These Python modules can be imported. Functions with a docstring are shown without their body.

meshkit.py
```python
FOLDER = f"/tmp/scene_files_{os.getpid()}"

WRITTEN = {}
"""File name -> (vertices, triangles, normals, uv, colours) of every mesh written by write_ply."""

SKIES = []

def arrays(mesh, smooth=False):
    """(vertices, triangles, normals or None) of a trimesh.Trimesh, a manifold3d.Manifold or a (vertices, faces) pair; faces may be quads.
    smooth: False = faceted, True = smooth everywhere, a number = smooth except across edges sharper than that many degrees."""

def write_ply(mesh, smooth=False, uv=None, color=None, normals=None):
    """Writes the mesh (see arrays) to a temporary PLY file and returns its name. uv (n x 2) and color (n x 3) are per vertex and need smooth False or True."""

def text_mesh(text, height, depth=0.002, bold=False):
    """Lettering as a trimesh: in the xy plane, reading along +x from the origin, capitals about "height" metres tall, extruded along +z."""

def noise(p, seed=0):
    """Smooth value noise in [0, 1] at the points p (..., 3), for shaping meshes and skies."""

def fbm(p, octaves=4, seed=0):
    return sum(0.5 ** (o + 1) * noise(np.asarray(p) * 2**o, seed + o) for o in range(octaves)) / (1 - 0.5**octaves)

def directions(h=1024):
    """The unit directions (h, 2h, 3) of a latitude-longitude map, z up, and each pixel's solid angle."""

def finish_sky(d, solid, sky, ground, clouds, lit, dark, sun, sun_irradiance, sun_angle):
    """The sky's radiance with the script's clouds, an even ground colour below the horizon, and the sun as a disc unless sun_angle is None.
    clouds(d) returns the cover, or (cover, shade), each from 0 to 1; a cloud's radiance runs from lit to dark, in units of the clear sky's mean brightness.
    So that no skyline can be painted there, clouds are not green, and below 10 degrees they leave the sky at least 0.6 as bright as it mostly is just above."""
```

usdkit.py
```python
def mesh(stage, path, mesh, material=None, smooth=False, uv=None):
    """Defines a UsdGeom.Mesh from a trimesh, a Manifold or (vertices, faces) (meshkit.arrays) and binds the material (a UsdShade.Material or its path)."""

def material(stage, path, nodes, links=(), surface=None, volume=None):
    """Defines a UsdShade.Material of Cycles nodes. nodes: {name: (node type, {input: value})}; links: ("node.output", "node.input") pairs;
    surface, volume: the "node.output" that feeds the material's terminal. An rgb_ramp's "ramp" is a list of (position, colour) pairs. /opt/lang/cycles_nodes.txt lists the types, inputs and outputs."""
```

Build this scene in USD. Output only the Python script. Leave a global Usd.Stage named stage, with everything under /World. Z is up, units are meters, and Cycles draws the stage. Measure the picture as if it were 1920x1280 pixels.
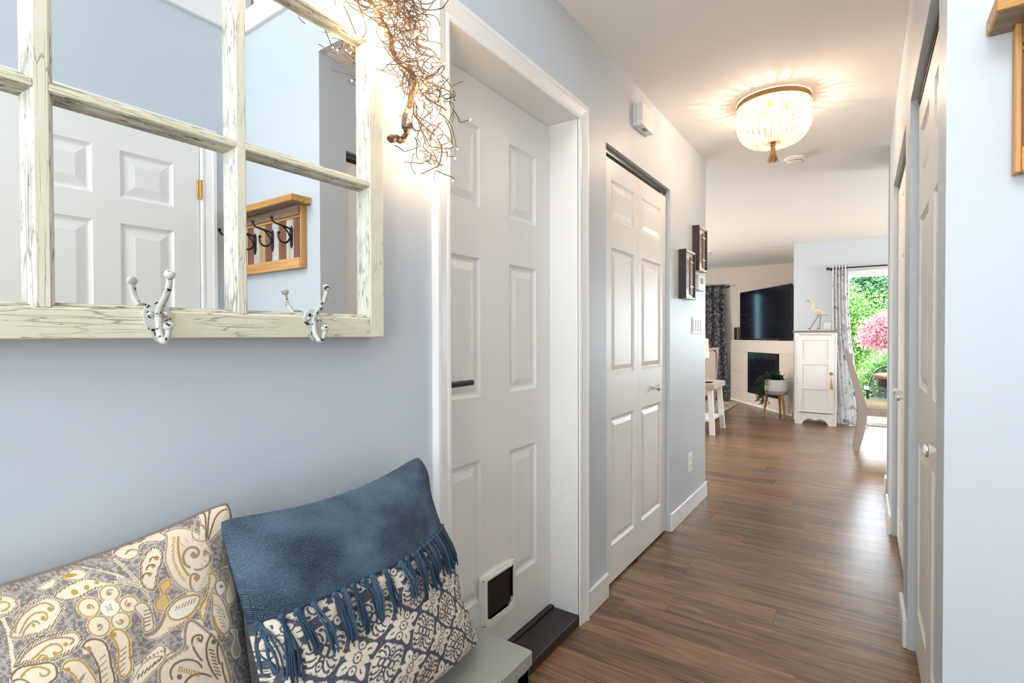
import math, random
import numpy as np, trimesh, shapely
import manifold3d as m3
import meshkit, usdkit
from pxr import Usd, UsdGeom, UsdLux, Gf, Sdf, UsdShade, Vt

stage = Usd.Stage.CreateInMemory()
UsdGeom.SetStageUpAxis(stage, UsdGeom.Tokens.z)
UsdGeom.SetStageMetersPerUnit(stage, 1.0)
UsdGeom.Xform.Define(stage, '/World')

# ------------------------------------------------------------------ camera
def camera():
    th, p, r = math.atan(660 / 955.), .0118, .0028
    s, c = math.sin(th), math.cos(th)
    F = np.array([-s * math.cos(p), c * math.cos(p), -math.sin(p)])
    R0 = np.array([c, s, 0.]); U0 = np.cross(R0, F)
    R = math.cos(r) * R0 - math.sin(r) * U0
    U = math.cos(r) * U0 + math.sin(r) * R0
    cam = UsdGeom.Camera.Define(stage, '/World/camera')
    cam.AddTransformOp().Set(Gf.Matrix4d(*R, 0, *U, 0, *(-F), 0, 0, 0, 1.17, 1))
    cam.CreateHorizontalApertureAttr(36.0)
    cam.CreateVerticalApertureAttr(24.0)
    cam.CreateFocalLengthAttr(955 * 36 / 1920.)
    cam.CreateFStopAttr(0.0)
    cam.CreateClippingRangeAttr(Gf.Vec2f(0.02, 1000))
    cam.CreateExposureAttr(1.03)
camera()

# ------------------------------------------------------------------ sky, sun, lamps for window daylight and added fill
def lin(h):
    h = h.lstrip('#')
    v = [int(h[i:i + 2], 16) / 255. for i in (0, 2, 4)]
    return tuple(x / 12.92 if x <= .04045 else ((x + .055) / 1.055) ** 2.4 for x in v)
dome = UsdLux.DomeLight.Define(stage, '/World/sky')
dome.CreateColorAttr(Gf.Vec3f(.80, .90, 1.0)); dome.CreateIntensityAttr(3.1)
sun = UsdLux.DistantLight.Define(stage, '/World/sun')
sun.CreateAngleAttr(.53); sun.CreateIntensityAttr(23); sun.CreateColorAttr(Gf.Vec3f(1, .95, .86))
sun.AddRotateXYZOp().Set(Gf.Vec3f(38, 0, 35))       # high sun from the house side, over the roof

def daylight(name, pos, size, facing, color, inten):
    """Rectangle lamp standing for daylight at a window opening, facing into the room."""
    l = UsdLux.RectLight.Define(stage, '/World/' + name)
    z = -np.asarray(facing, float); x = np.cross([0, 0, 1.], z)
    x = np.array([1., 0, 0]) if np.linalg.norm(x) < .1 else x / np.linalg.norm(x); y = np.cross(z, x)
    l.AddTransformOp().Set(Gf.Matrix4d(*x, 0, *y, 0, *z, 0, *pos, 1))
    l.CreateWidthAttr(size[0]); l.CreateHeightAttr(size[1])
    l.CreateIntensityAttr(inten); l.CreateColorAttr(Gf.Vec3f(*color))
    return l
COOL = (.93, .965, 1.0)
daylight('foyer_upper_window_daylight', (-.05, -1.57, 3.6), (1.5, 1.7), (0, 1, 0), COOL, 4.0)  # out of view behind the camera, placed to light the foyer from above
daylight('foyer_lower_window_daylight', (-.05, -1.57, 1.45), (1.5, 1.2), (0, 1, 0), COOL, 3.2)  # added fill behind the camera, brightens the foyer and corridor ceiling
daylight('living_window_daylight', (-4.37, 6.2, 1.4), (2.4, 1.3), (1, 0, 0), (1, .97, .92), 7)  # added fill at an unseen window, brightens the living room
daylight('dining_window_daylight', (3.37, 6.3, 1.45), (2.2, 1.3), (-1, 0, 0), (1, 1, 1), 5.6)  # added fill at an unseen window, brightens the dining side
daylight('far_window_daylight', (-3.0, 10.13, 1.35), (1.5, 1.35), (0, -1, 0), (.5, .85, .95), 1.6)

# ------------------------------------------------------------------ helpers
INFO = {}
def numbered(path):
    if not stage.GetPrimAtPath(path): return path
    k = 1
    while stage.GetPrimAtPath(f'{path}_{k:03d}'): k += 1
    return f'{path}_{k:03d}'
def setd(prim, **kw):
    for k, v in kw.items():
        if v: prim.SetCustomDataByKey(k, v)
def T(x=0, y=0, z=0, rz=0, rx=0, ry=0):
    M = trimesh.transformations.euler_matrix(rx, ry, rz, 'sxyz'); M[:3, 3] = (x, y, z); return M
def thing(name, label=None, cat=None, loc=(0, 0, 0), rz=0, group=None, kind=None):
    path = numbered('/World/' + name)
    x = UsdGeom.Xform.Define(stage, path)
    x.AddTranslateOp().Set(Gf.Vec3d(*map(float, loc)))
    if rz: x.AddRotateZOp().Set(math.degrees(rz))
    INFO[path] = np.linalg.inv(T(*loc, rz=rz))
    setd(x.GetPrim(), label=label, category=cat, group=group, kind=kind)
    return path
def join(*ms):
    out = []
    for m in ms:
        if isinstance(m, (list, tuple)): out += [join(*m)]
        elif m is not None: out.append(m)
    return trimesh.util.concatenate(out) if len(out) > 1 else out[0]
def part(parent, name, mesh, mat, smooth=30, label=None, kind=None, colors=None, local=False, extra=None):
    """One Mesh under parent (a path); the mesh is given in world coordinates unless local."""
    path = numbered(parent + '/' + name)
    if isinstance(mesh, (list, tuple)) and not isinstance(mesh[0], np.ndarray): mesh = join(*mesh)
    if hasattr(mesh, 'vertices'):
        v, f = np.array(mesh.vertices), np.array(mesh.faces)
    else: v, f = np.asarray(mesh[0], float), np.asarray(mesh[1])
    M = INFO.get(parent, np.eye(4))
    if not local: v = v @ M[:3, :3].T + M[:3, 3]
    tm = trimesh.Trimesh(v, f, process=False)
    if colors is None and smooth: tm.merge_vertices(digits_vertex=6)
    g = usdkit.mesh(stage, path, tm, MAT[mat] if isinstance(mat, str) else mat, smooth=smooth)
    if colors is not None:
        UsdGeom.PrimvarsAPI(g).CreatePrimvar('tint', Sdf.ValueTypeNames.Color3fArray, 'vertex').Set(Vt.Vec3fArray.FromNumpy(np.asarray(colors, np.float32)))
    if extra is not None: UsdGeom.PrimvarsAPI(g).CreatePrimvar('cloth', Sdf.ValueTypeNames.Vector3fArray, 'vertex').Set(Vt.Vec3fArray.FromNumpy(np.asarray(extra, np.float32)))
    INFO[path] = M
    setd(g.GetPrim(), label=label, kind=kind)
    return path
def single(name, mesh, mat, label=None, cat=None, group=None, kind=None, smooth=30, loc=None):
    """A thing that is one mesh."""
    p = part('/World', name, mesh, mat, smooth, label, kind)
    setd(stage.GetPrimAtPath(p), category=cat, group=group)
    return p
def structure(name, mesh, mat, smooth=False):
    return single(name, mesh, mat, kind='structure', smooth=smooth)

def box(x0, x1, y0, y1, z0, z1, b=0):
    x0, x1 = sorted((x0, x1)); y0, y1 = sorted((y0, y1)); z0, z1 = sorted((z0, z1))
    if b <= 0:
        m = trimesh.creation.box((x1 - x0, y1 - y0, z1 - z0)); m.apply_translation(((x0 + x1) / 2, (y0 + y1) / 2, (z0 + z1) / 2)); return m
    b = min(b, .45 * min(x1 - x0, y1 - y0, z1 - z0))
    P = []
    for ax in range(3):
        for x in (x0, x1):
            for y in (y0, y1):
                for z in (z0, z1):
                    q = np.array([x, y, z]); c = np.array([(x0 + x1) / 2, (y0 + y1) / 2, (z0 + z1) / 2])
                    d = np.sign(c - q) * b; d[ax] = 0; P.append(q + d)
    return trimesh.convex.convex_hull(np.array(P))
def rbox(x0, x1, y0, y1, z0, z1, r, n=12):
    r = min(r, .49 * min(abs(x1 - x0), abs(y1 - y0), abs(z1 - z0)))
    s = [m3.Manifold.sphere(r, n).translate((x, y, z)) for x in (min(x0, x1) + r, max(x0, x1) - r) for y in (min(y0, y1) + r, max(y0, y1) - r) for z in (min(z0, z1) + r, max(z0, z1) - r)]
    return mani(m3.Manifold.batch_hull(s))
def mani(m):
    a = m.to_mesh(); return trimesh.Trimesh(a.vert_properties[:, :3], a.tri_verts, process=False)
def tube(pts, r, n=8, closed=False, caps=True):
    P = np.asarray(pts, float); k = len(P)
    r = np.broadcast_to(np.asarray(r, float), (k,))
    t = np.gradient(P, axis=0) if not closed else np.roll(P, -1, 0) - np.roll(P, 1, 0)
    t /= np.maximum(np.linalg.norm(t, axis=1, keepdims=True), 1e-12)
    a = np.array([0, 0, 1.]) if abs(t[0][2]) < .9 else np.array([1., 0, 0])
    nrm = np.cross(t[0], a); nrm /= np.linalg.norm(nrm); N = []
    for i in range(k):
        nrm = nrm - t[i] * (nrm @ t[i]); nrm /= max(np.linalg.norm(nrm), 1e-9); N.append(nrm)
    N = np.array(N); Bn = np.cross(t, N)
    an = np.linspace(0, 2 * np.pi, n, endpoint=False)
    V = (P[:, None] + r[:, None, None] * (np.cos(an)[None, :, None] * N[:, None] + np.sin(an)[None, :, None] * Bn[:, None])).reshape(-1, 3)
    F = []
    for i in range(k if closed else k - 1):
        j = (i + 1) % k
        for q in range(n):
            w = (q + 1) % n
            F += [(i * n + q, i * n + w, j * n + w), (i * n + q, j * n + w, j * n + q)]
    if caps and not closed:
        V = np.vstack([V, P[:1], P[-1:]])
        for q in range(n):
            w = (q + 1) % n
            F += [(k * n, w, q), (k * n + 1, (k - 1) * n + q, (k - 1) * n + w)]
    return trimesh.Trimesh(V, F, process=False)
def spline(pts, n=40):
    from scipy.interpolate import CubicSpline
    P = np.asarray(pts, float)
    d = np.r_[0, np.cumsum(np.linalg.norm(np.diff(P, axis=0), axis=1))]
    return CubicSpline(d, P)(np.linspace(0, d[-1], n))
def lathe(prof, n=32, at=(0, 0, 0), axis='z'):
    m = trimesh.creation.revolve(np.asarray(prof, float), sections=n)
    if axis == 'x': m.apply_transform(T(ry=np.pi / 2))
    if axis == 'y': m.apply_transform(T(rx=-np.pi / 2))
    m.apply_translation(at); return m
def cyl(p, q, r, n=16): return tube([p, q], r, n)
def ball(c, r, sub=2, s=(1, 1, 1)):
    m = trimesh.creation.icosphere(subdivisions=sub, radius=r); m.apply_scale(s); m.apply_translation(c); return m
def prism(poly, h, axes='yz', off=0.):
    """Extrudes a polygon drawn in two axes along the third, from off to off + h."""
    m = trimesh.creation.extrude_polygon(shapely.Polygon(poly) if not hasattr(poly, 'geom_type') else poly, h, engine='earcut')
    v = m.vertices.copy(); z = v[:, 2] + off
    if axes == 'yz': m.vertices = np.c_[z, v[:, 0], v[:, 1]]
    elif axes == 'xz': m.vertices = np.c_[v[:, 0], z, v[:, 1]]; m.invert()
    else: m.vertices = np.c_[v[:, 0], v[:, 1], z]
    return m

# ------------------------------------------------------------------ materials
LK = '/World/Looks'
MAT = {}
def mat(name, nodes, links=(), surface='p.BSDF', volume=None):
    MAT[name] = usdkit.material(stage, f'{LK}/{name}', nodes, links, surface, volume); return MAT[name]
def plain(name, col, rough=.5, metal=0., bump=0., scale=300., spec=.5, **kw):
    n = {'p': ('principled_bsdf', dict(base_color=lin(col) if isinstance(col, str) else col, roughness=rough, metallic=metal, specular_ior_level=spec, **kw))}
    l = []
    if bump:
        n['tc'] = ('texture_coordinate', {}); n['n'] = ('noise_texture', dict(scale=scale, detail=3.)); n['b'] = ('bump', dict(strength=bump, distance=.002))
        l = [('tc.object', 'n.vector'), ('n.fac', 'b.height'), ('b.normal', 'p.normal')]
    mat(name, n, l)
plain('wall_paint', '#cad1d7', .45)
plain('wall_paint_lamplit', '#d9cec4', .5)  # wall paint with the warm light of the far room put into the colour
mat('ceiling_paint', {'d': ('diffuse_bsdf', dict(color=lin('#f5f3ef')))}, surface='d.BSDF')
plain('trim_white', '#f1f0ed', .35)
plain('lavender_paint', '#dcd8ee', .5)
plain('white_plastic', '#f3f2ee', .35)
plain('slot_dark', '#20201e', .6)
plain('black_iron', '#1d1c1d', .45, bump=.5, scale=90)
plain('track_metal', '#6d6c69', .35, .8)
plain('brass', '#c8a25a', .3, 1.)
plain('chrome', '#d9d9d9', .12, 1.)
plain('dark_wood_frame', '#3b2c26', .5, bump=.2, scale=60)
plain('dark_bronze', '#2c211d', .4, .4)
plain('tv_black', '#0a0d18', .12, spec=.6)
plain('black_gloss', '#141417', .25)
plain('black_paint', '#0e0e10', .5)
plain('gray_plastic', '#6e655f', .5)
plain('firebox', '#17171a', .7, bump=.6, scale=40)
plain('tile', '#d6cbc1', .3)
plain('grout', '#cabfb5', .9)
plain('cabinet_white', '#f1f0ee', .4)
plain('cabinet_top', '#86807c', .5)
plain('cream_fabric', '#cfc2ae', .9, bump=.4, scale=500)
plain('seat_fabric', '#d8cba8', .9, bump=.3, scale=400)
plain('gray_wood', '#b6aaa0', .6, bump=.3, scale=60)
plain('white_wood', '#e9e7df', .5, bump=.2, scale=60)
plain('pot_gray', '#b0adae', .7)
plain('tassel_tan', '#cdb084', .85)
plain('tassel_brown', '#a8814f', .85)
plain('bird_body', '#ddccb4', .7, bump=.5, scale=120)
plain('bird_dark', '#6f6259', .7)
plain('wire_dark', '#5a5048', .5)
plain('table_wood', '#b89a78', .35)
plain('dark_slat', '#121716', .4)
plain('concrete', '#c9c6c0', .9, bump=.3, scale=30)
plain('cushion_cord', '#857b72', .9, bump=.4, scale=600)
mat('sky_blocker_sheet', {'d': ('diffuse_bsdf', dict(color=lin('#dddcd7')))}, surface='d.BSDF')  # for the added sheets that keep the sky out of the window openings
plain('soil', '#7d7466', .95, bump=.6, scale=20)
plain('rug', '#b9aea2', 1.)
def emit(name, col, s):
    mat(name, {'e': ('emission', dict(color=lin(col), strength=s))}, surface='e.emission')
emit('led_glow', '#ffdcb2', 420.)
emit('bulb_glow', '#ffe2c6', 130.)
emit('lamp_glow', '#fff0de', 30.)
mat('mirror_glass', {'p': ('principled_bsdf', dict(base_color=(.90, .91, .91), metallic=1., roughness=.0))})
mat('window_pane', {'t': ('transparent_bsdf', dict(color=(.97, .98, .97))), 'g': ('glossy_bsdf', dict(color=(1, 1, 1), roughness=.0)), 'f': ('fresnel', dict(IOR=1.45)), 'm': ('mix_closure', {})},
    [('f.fac', 'm.fac'), ('t.BSDF', 'm.closure1'), ('g.BSDF', 'm.closure2')], surface='m.closure')
mat('bead_glass', {'p': ('principled_bsdf', dict(base_color=lin('#faf7f2'), roughness=.4, subsurface_weight=.0)), 't': ('translucent_bsdf', dict(color=lin('#fff6ea'))), 'm': ('mix_closure', dict(fac=.35))},
    [('p.BSDF', 'm.closure1'), ('t.BSDF', 'm.closure2')], surface='m.closure')
mat('lamp_shade', {'p': ('principled_bsdf', dict(base_color=lin('#efe3cf'), roughness=.9)), 't': ('translucent_bsdf', dict(color=lin('#ffecd0'))), 'm': ('mix_closure', dict(fac=.5))},
    [('p.BSDF', 'm.closure1'), ('t.BSDF', 'm.closure2')], surface='m.closure')
def grained(name, cols, rough=.45, along='x', scale=1., contrast=(.3, .7), bump=.25, coat=0., spec=.5, fine=1., mixf=.38, wide=22, twist=.8):
    """Wood grain stretched along one axis of the object, offset from piece to piece."""
    st = dict(x=(1.2, wide, wide), y=(wide, 1.2, wide), z=(wide, wide, 1.2))[along]
    n = {'tc': ('texture_coordinate', {}), 'oi': ('object_info', {}), 'ml': ('math', dict(math_type='multiply', value2=37.)), 'cx': ('combine_xyz', {}),
         'va': ('vector_math', dict(math_type='add')),
         'mp': ('mapping', dict(scale=tuple(s * scale for s in st))),
         'n1': ('noise_texture', dict(scale=1., detail=5., roughness=.6, distortion=twist)),
         'mp2': ('mapping', dict(scale=tuple(s * scale * (6 if s > 5 else 3) * fine for s in st))),
         'n2': ('noise_texture', dict(scale=1., detail=3., roughness=.7)),
         'mx': ('mix_float', dict(fac=mixf)),
         'r': ('rgb_ramp', dict(ramp=[(contrast[0] + (contrast[1] - contrast[0]) * i / (len(cols) - 1), lin(c)) for i, c in enumerate(cols)])),
         'b': ('bump', dict(strength=bump, distance=.0015)),
         'p': ('principled_bsdf', dict(roughness=rough, coat_weight=coat, coat_roughness=.26, specular_ior_level=spec))}
    l = [('oi.random', 'ml.value1'), ('ml.value', 'cx.x'), ('ml.value', 'cx.y'), ('ml.value', 'cx.z'), ('tc.object', 'va.vector1'), ('cx.vector', 'va.vector2'), ('va.vector', 'mp.vector'), ('va.vector', 'mp2.vector'),
         ('mp.vector', 'n1.vector'), ('mp2.vector', 'n2.vector'), ('n1.fac', 'mx.a'), ('n2.fac', 'mx.b'), ('mx.result', 'r.fac'), ('r.color', 'p.base_color')] + ([('n2.fac', 'b.height'), ('b.normal', 'p.normal')] if bump else [])
    if not bump: del n['b']
    mat(name, n, l)
FL = [['#3b2817', '#68492d', '#876443', '#a88159'], ['#35240f', '#5e422a', '#795a3a', '#997549'], ['#402c1a', '#6f5036', '#8d6b48', '#ae885e'], ['#3b2919', '#664a32', '#826546', '#a07e55'], ['#322112', '#583e27', '#745535', '#967046'], ['#3f2b19', '#6c4d2e', '#8a683e', '#ad844f']]
for i, c in enumerate(FL): grained(f'floor_plank_{i}', c, rough=.38, along='x', scale=1.35, contrast=(.34, .67), bump=0., coat=.42, fine=1.9, mixf=.33, wide=13, twist=1.7)
grained('pine', ['#a9743a', '#cf9a56', '#e2b677'], along='x', contrast=(.35, .65))
grained('pine_z', ['#a9743a', '#cf9a56', '#e2b677'], along='z', contrast=(.35, .65))
grained('barn_gray', ['#5c4a3c', '#8a735c', '#a88e70'], along='x', scale=1.6, contrast=(.3, .65))
grained('barn_brown', ['#573527', '#7a5039', '#93684b'], along='z', scale=1.6, contrast=(.3, .65))
grained('barn_white', ['#8d857c', '#bdb6ad', '#d5d0c8'], along='z', scale=1.6, contrast=(.3, .6))
grained('barn_tan', ['#7d6247', '#a98a66', '#c2a581'], along='z', scale=1.6, contrast=(.3, .6))
grained('leg_wood', ['#9a5f2f', '#bd8348', '#cf9a62'], along='z', contrast=(.35, .65))
grained('threshold_wood', ['#14100f', '#231c19', '#332a25'], rough=.4, along='y', scale=1.5)
grained('strip_wood', ['#5a3520', '#80522f', '#9a6a40'], along='z', contrast=(.35, .65))
grained('table_top_wood', ['#76583c', '#9c7a56', '#b08f6b'], rough=.65, spec=.2, along='x', contrast=(.35, .65))
def door_paint(name, col):
    mat(name, {'tc': ('texture_coordinate', {}), 'mp': ('mapping', dict(scale=(120, 120, 7))), 'n': ('noise_texture', dict(scale=1., detail=4., roughness=.65, distortion=1.)), 'b': ('bump', dict(strength=.22, distance=.0012)),
               'p': ('principled_bsdf', dict(base_color=lin(col), roughness=.38))},
        [('tc.object', 'mp.vector'), ('mp.vector', 'n.vector'), ('n.fac', 'b.height'), ('b.normal', 'p.normal')])
door_paint('door_white', '#efeeea')
door_paint('door_white_worn', '#ecebe6')
def chippy(name, base, under, along, amount=.5, crack=.028, seed=0.):
    """Old cream paint: fine cracks along the grain and flakes that show the dark wood."""
    st = dict(y=(210, 17, 210), z=(210, 210, 17))[along]
    mat(name, {'tc': ('texture_coordinate', {}), 'mp': ('mapping', dict(scale=st, location=(seed, seed, seed))), 'dn': ('noise_texture', dict(scale=.9, detail=4.)), 'dm': ('mix_vector', dict(fac=.45)),
               'v': ('voronoi_texture', dict(feature='distance_to_edge', scale=1.)), 'c': ('map_range', dict(from_min=0., from_max=crack, to_min=1., to_max=0., clamp=True)),
               'pn': ('noise_texture', dict(scale=9., detail=3.)), 'pm': ('map_range', dict(from_min=.45, from_max=.62, to_min=.05, to_max=.7, clamp=True)), 'cm': ('math', dict(math_type='multiply')),
               'mp2': ('mapping', dict(scale=tuple(s * 1.4 for s in st))), 'fn': ('noise_texture', dict(scale=1.2, detail=5., roughness=.7)), 'fr': ('map_range', dict(from_min=.66 - .1 * amount, from_max=.70 - .1 * amount, to_min=0., to_max=.95, clamp=True)),
               'mxx': ('math', dict(math_type='maximum')), 'tn': ('noise_texture', dict(scale=14., detail=4.)), 'tr': ('rgb_ramp', dict(ramp=[(.3, lin(base[0])), (.7, lin(base[1]))])),
               'mc': ('mix_color', dict(b=lin(under))), 'iv': ('math', dict(math_type='subtract', value1=1.)), 'b': ('bump', dict(strength=.6, distance=.0016)),
               'p': ('principled_bsdf', dict(roughness=.6))},
        [('tc.object', 'mp.vector'), ('tc.object', 'mp2.vector'), ('mp.vector', 'dn.vector'), ('mp.vector', 'dm.a'), ('dn.color', 'dm.b'), ('dm.result', 'v.vector'), ('v.distance', 'c.value'), ('tc.object', 'pn.vector'), ('pn.fac', 'pm.value'), ('c.result', 'cm.value1'), ('pm.result', 'cm.value2'),
         ('mp2.vector', 'fn.vector'), ('fn.fac', 'fr.value'), ('cm.value', 'mxx.value1'), ('fr.result', 'mxx.value2'), ('tc.object', 'tn.vector'), ('tn.fac', 'tr.fac'), ('tr.color', 'mc.a'), ('mxx.value', 'mc.fac'), ('mc.result', 'p.base_color'),
         ('mxx.value', 'iv.value2'), ('iv.value', 'b.height'), ('b.normal', 'p.normal')])
chippy('sash_paint_y', ('#dcd6b6', '#e6e0c8'), '#6f6955', 'y', .1, .05)
chippy('sash_paint_z', ('#dfd9be', '#e9e3cf'), '#7a7462', 'z', .05, .035)
chippy('sash_bead_y', ('#bfbda8', '#d6d2bd'), '#3d3b36', 'y', .95, .12)
chippy('sash_bead_z', ('#cdcdbf', '#dedccf'), '#45443f', 'z', .6, .12)
def chipped(name, col, under, th=.62, scale=70.):
    mat(name, {'tc': ('texture_coordinate', {}), 'n': ('noise_texture', dict(scale=scale, detail=3., roughness=.6)), 'r': ('map_range', dict(from_min=th, from_max=th + .02, to_min=0., to_max=1., clamp=True)), 'm': ('mix_color', dict(a=lin(col), b=lin(under))), 'b': ('bump', dict(strength=.4, distance=.001, invert=True)), 'p': ('principled_bsdf', dict(roughness=.45))},
        [('tc.object', 'n.vector'), ('n.fac', 'r.value'), ('r.result', 'm.fac'), ('m.result', 'p.base_color'), ('r.result', 'b.height'), ('b.normal', 'p.normal')])
chipped('hook_paint', '#cbccc5', '#2a2623', .59, 120.)
chipped('bench_paint', '#94958c', '#877c66', .68, 9.)
chipped('bark', '#4d3a25', '#7a603f', .54, 160.)
plain('twig', '#503a20', .75)
plain('twig_dark', '#3d2f22', .7)
def printed(name, a, b, scale, th=(.48, .54), rough=.9, stretch=(1, 1, 1), translucent=0.):
    n = {'tc': ('texture_coordinate', {}), 'mp': ('mapping', dict(scale=stretch)), 'n': ('noise_texture', dict(scale=scale, detail=3., roughness=.55, distortion=1.2)), 'r': ('map_range', dict(from_min=th[0], from_max=th[1], to_min=0., to_max=1., clamp=True)), 'm': ('mix_color', dict(a=lin(a), b=lin(b))), 'p': ('principled_bsdf', dict(roughness=rough))}
    l = [('tc.object', 'mp.vector'), ('mp.vector', 'n.vector'), ('n.fac', 'r.value'), ('r.result', 'm.fac'), ('m.result', 'p.base_color')]
    s = 'p.BSDF'
    if translucent:
        n['t'] = ('translucent_bsdf', {}); n['mc'] = ('mix_closure', dict(fac=translucent)); l += [('m.result', 't.color'), ('p.BSDF', 'mc.closure1'), ('t.BSDF', 'mc.closure2')]; s = 'mc.closure'
    mat(name, n, l, s)
printed('dark_curtain', '#33343f', '#8d8a8c', 26., (.5, .56), translucent=.03)
printed('leaf_curtain', '#f1f0ef', '#8d919a', 21., (.585, .62), stretch=(1.2, 1.2, .7), translucent=.3)
printed('rug_print', '#7f7f86', '#c5b4a4', 9., (.42, .6), 1.)
printed('photo_print', '#3c3d42', '#a9acb0', 40., (.35, .65), .4)
printed('lion_white', '#efece4', '#b9b0a3', 60., (.6, .7), .7)
def tinted(name, rough=.9, bump=.25, scale=900., weave=None):
    mat(name, {'a': ('attribute', dict(attribute='tint')), 'tc': ('texture_coordinate', {}), 'n': ('noise_texture', dict(scale=scale, detail=2.)), 'b': ('bump', dict(strength=bump, distance=.001)), 'p': ('principled_bsdf', dict(roughness=rough))},
        [('a.color', 'p.base_color'), ('tc.object', 'n.vector'), ('n.fac', 'b.height'), ('b.normal', 'p.normal')])
tinted('tinted_fabric')
mat('woven_blue', {'a': ('attribute', dict(attribute='tint')), 'c': ('attribute', dict(attribute='cloth')), 'wx': ('wave_texture', dict(bands_direction='x', scale=.1, distortion=0.)), 'wy': ('wave_texture', dict(bands_direction='y', scale=.1, distortion=0.)),
    'dn': ('noise_texture', dict(scale=.06, detail=3.)), 'dv': ('vector_math', dict(math_type='scale', scale=2.5)), 'ad': ('vector_math', dict(math_type='add')),
    'ax': ('math', dict(math_type='multiply_add', value2=2., value3=-1.)), 'ay': ('math', dict(math_type='multiply_add', value2=2., value3=-1.)), 'm': ('math', dict(math_type='multiply')), 'r': ('map_range', dict(from_min=.1, from_max=.8, to_min=0., to_max=1., clamp=True)),
    'n': ('noise_texture', dict(scale=.35, detail=2.)), 'nr': ('map_range', dict(from_min=.35, from_max=.7, to_min=.05, to_max=.75, clamp=True)), 'f': ('math', dict(math_type='multiply')), 'mc': ('mix_color', dict(b=lin('#8fa3b4'))), 'b': ('bump', dict(strength=.5, distance=.0008)), 'p': ('principled_bsdf', dict(roughness=.9))},
    [('c.vector', 'dn.vector'), ('dn.color', 'dv.vector1'), ('c.vector', 'ad.vector1'), ('dv.vector', 'ad.vector2'), ('ad.vector', 'wx.vector'), ('ad.vector', 'wy.vector'), ('wx.fac', 'ax.value1'), ('wy.fac', 'ay.value1'), ('ax.value', 'm.value1'), ('ay.value', 'm.value2'), ('m.value', 'r.value'), ('c.vector', 'n.vector'), ('n.fac', 'nr.value'), ('r.result', 'f.value1'), ('nr.result', 'f.value2'), ('f.value', 'mc.fac'), ('a.color', 'mc.a'), ('mc.result', 'p.base_color'), ('m.value', 'b.height'), ('b.normal', 'p.normal')])
def leafmat(name, a, b, w='#fbfdf0'):  # default near-white ramp end puts sun highlights into the leaf colour
    mat(name, {'oi': ('geometry', {}), 'r': ('rgb_ramp', dict(ramp=[(0., lin(a)), (.58, lin(b)), (.95, lin(w))])), 'p': ('principled_bsdf', dict(roughness=.28)), 't': ('translucent_bsdf', {}), 'm': ('mix_closure', dict(fac=.4))},
        [('oi.random_per_island', 'r.fac'), ('r.color', 'p.base_color'), ('r.color', 't.color'), ('p.BSDF', 'm.closure1'), ('t.BSDF', 'm.closure2')], 'm.closure')
leafmat('leaf_green', '#47702f', '#b9d68c')
leafmat('leaf_lime', '#5e8a3a', '#dcecb2')
leafmat('leaf_pink', '#b3727a', '#f6e0da')
leafmat('leaf_dark', '#2c5a2a', '#84b266')
leafmat('leaf_house', '#2f5229', '#6f9052', '#8aa86a')
# ------------------------------------------------------------------ room shell
XL, XR, XD, YW = -.945, .137, .78, 1.37       # left wall, corridor right wall, front-door wall, coat-rack wall
CE, TOP = 2.42, 5.0
YB = -1.6
P_ = XL - .13
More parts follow.
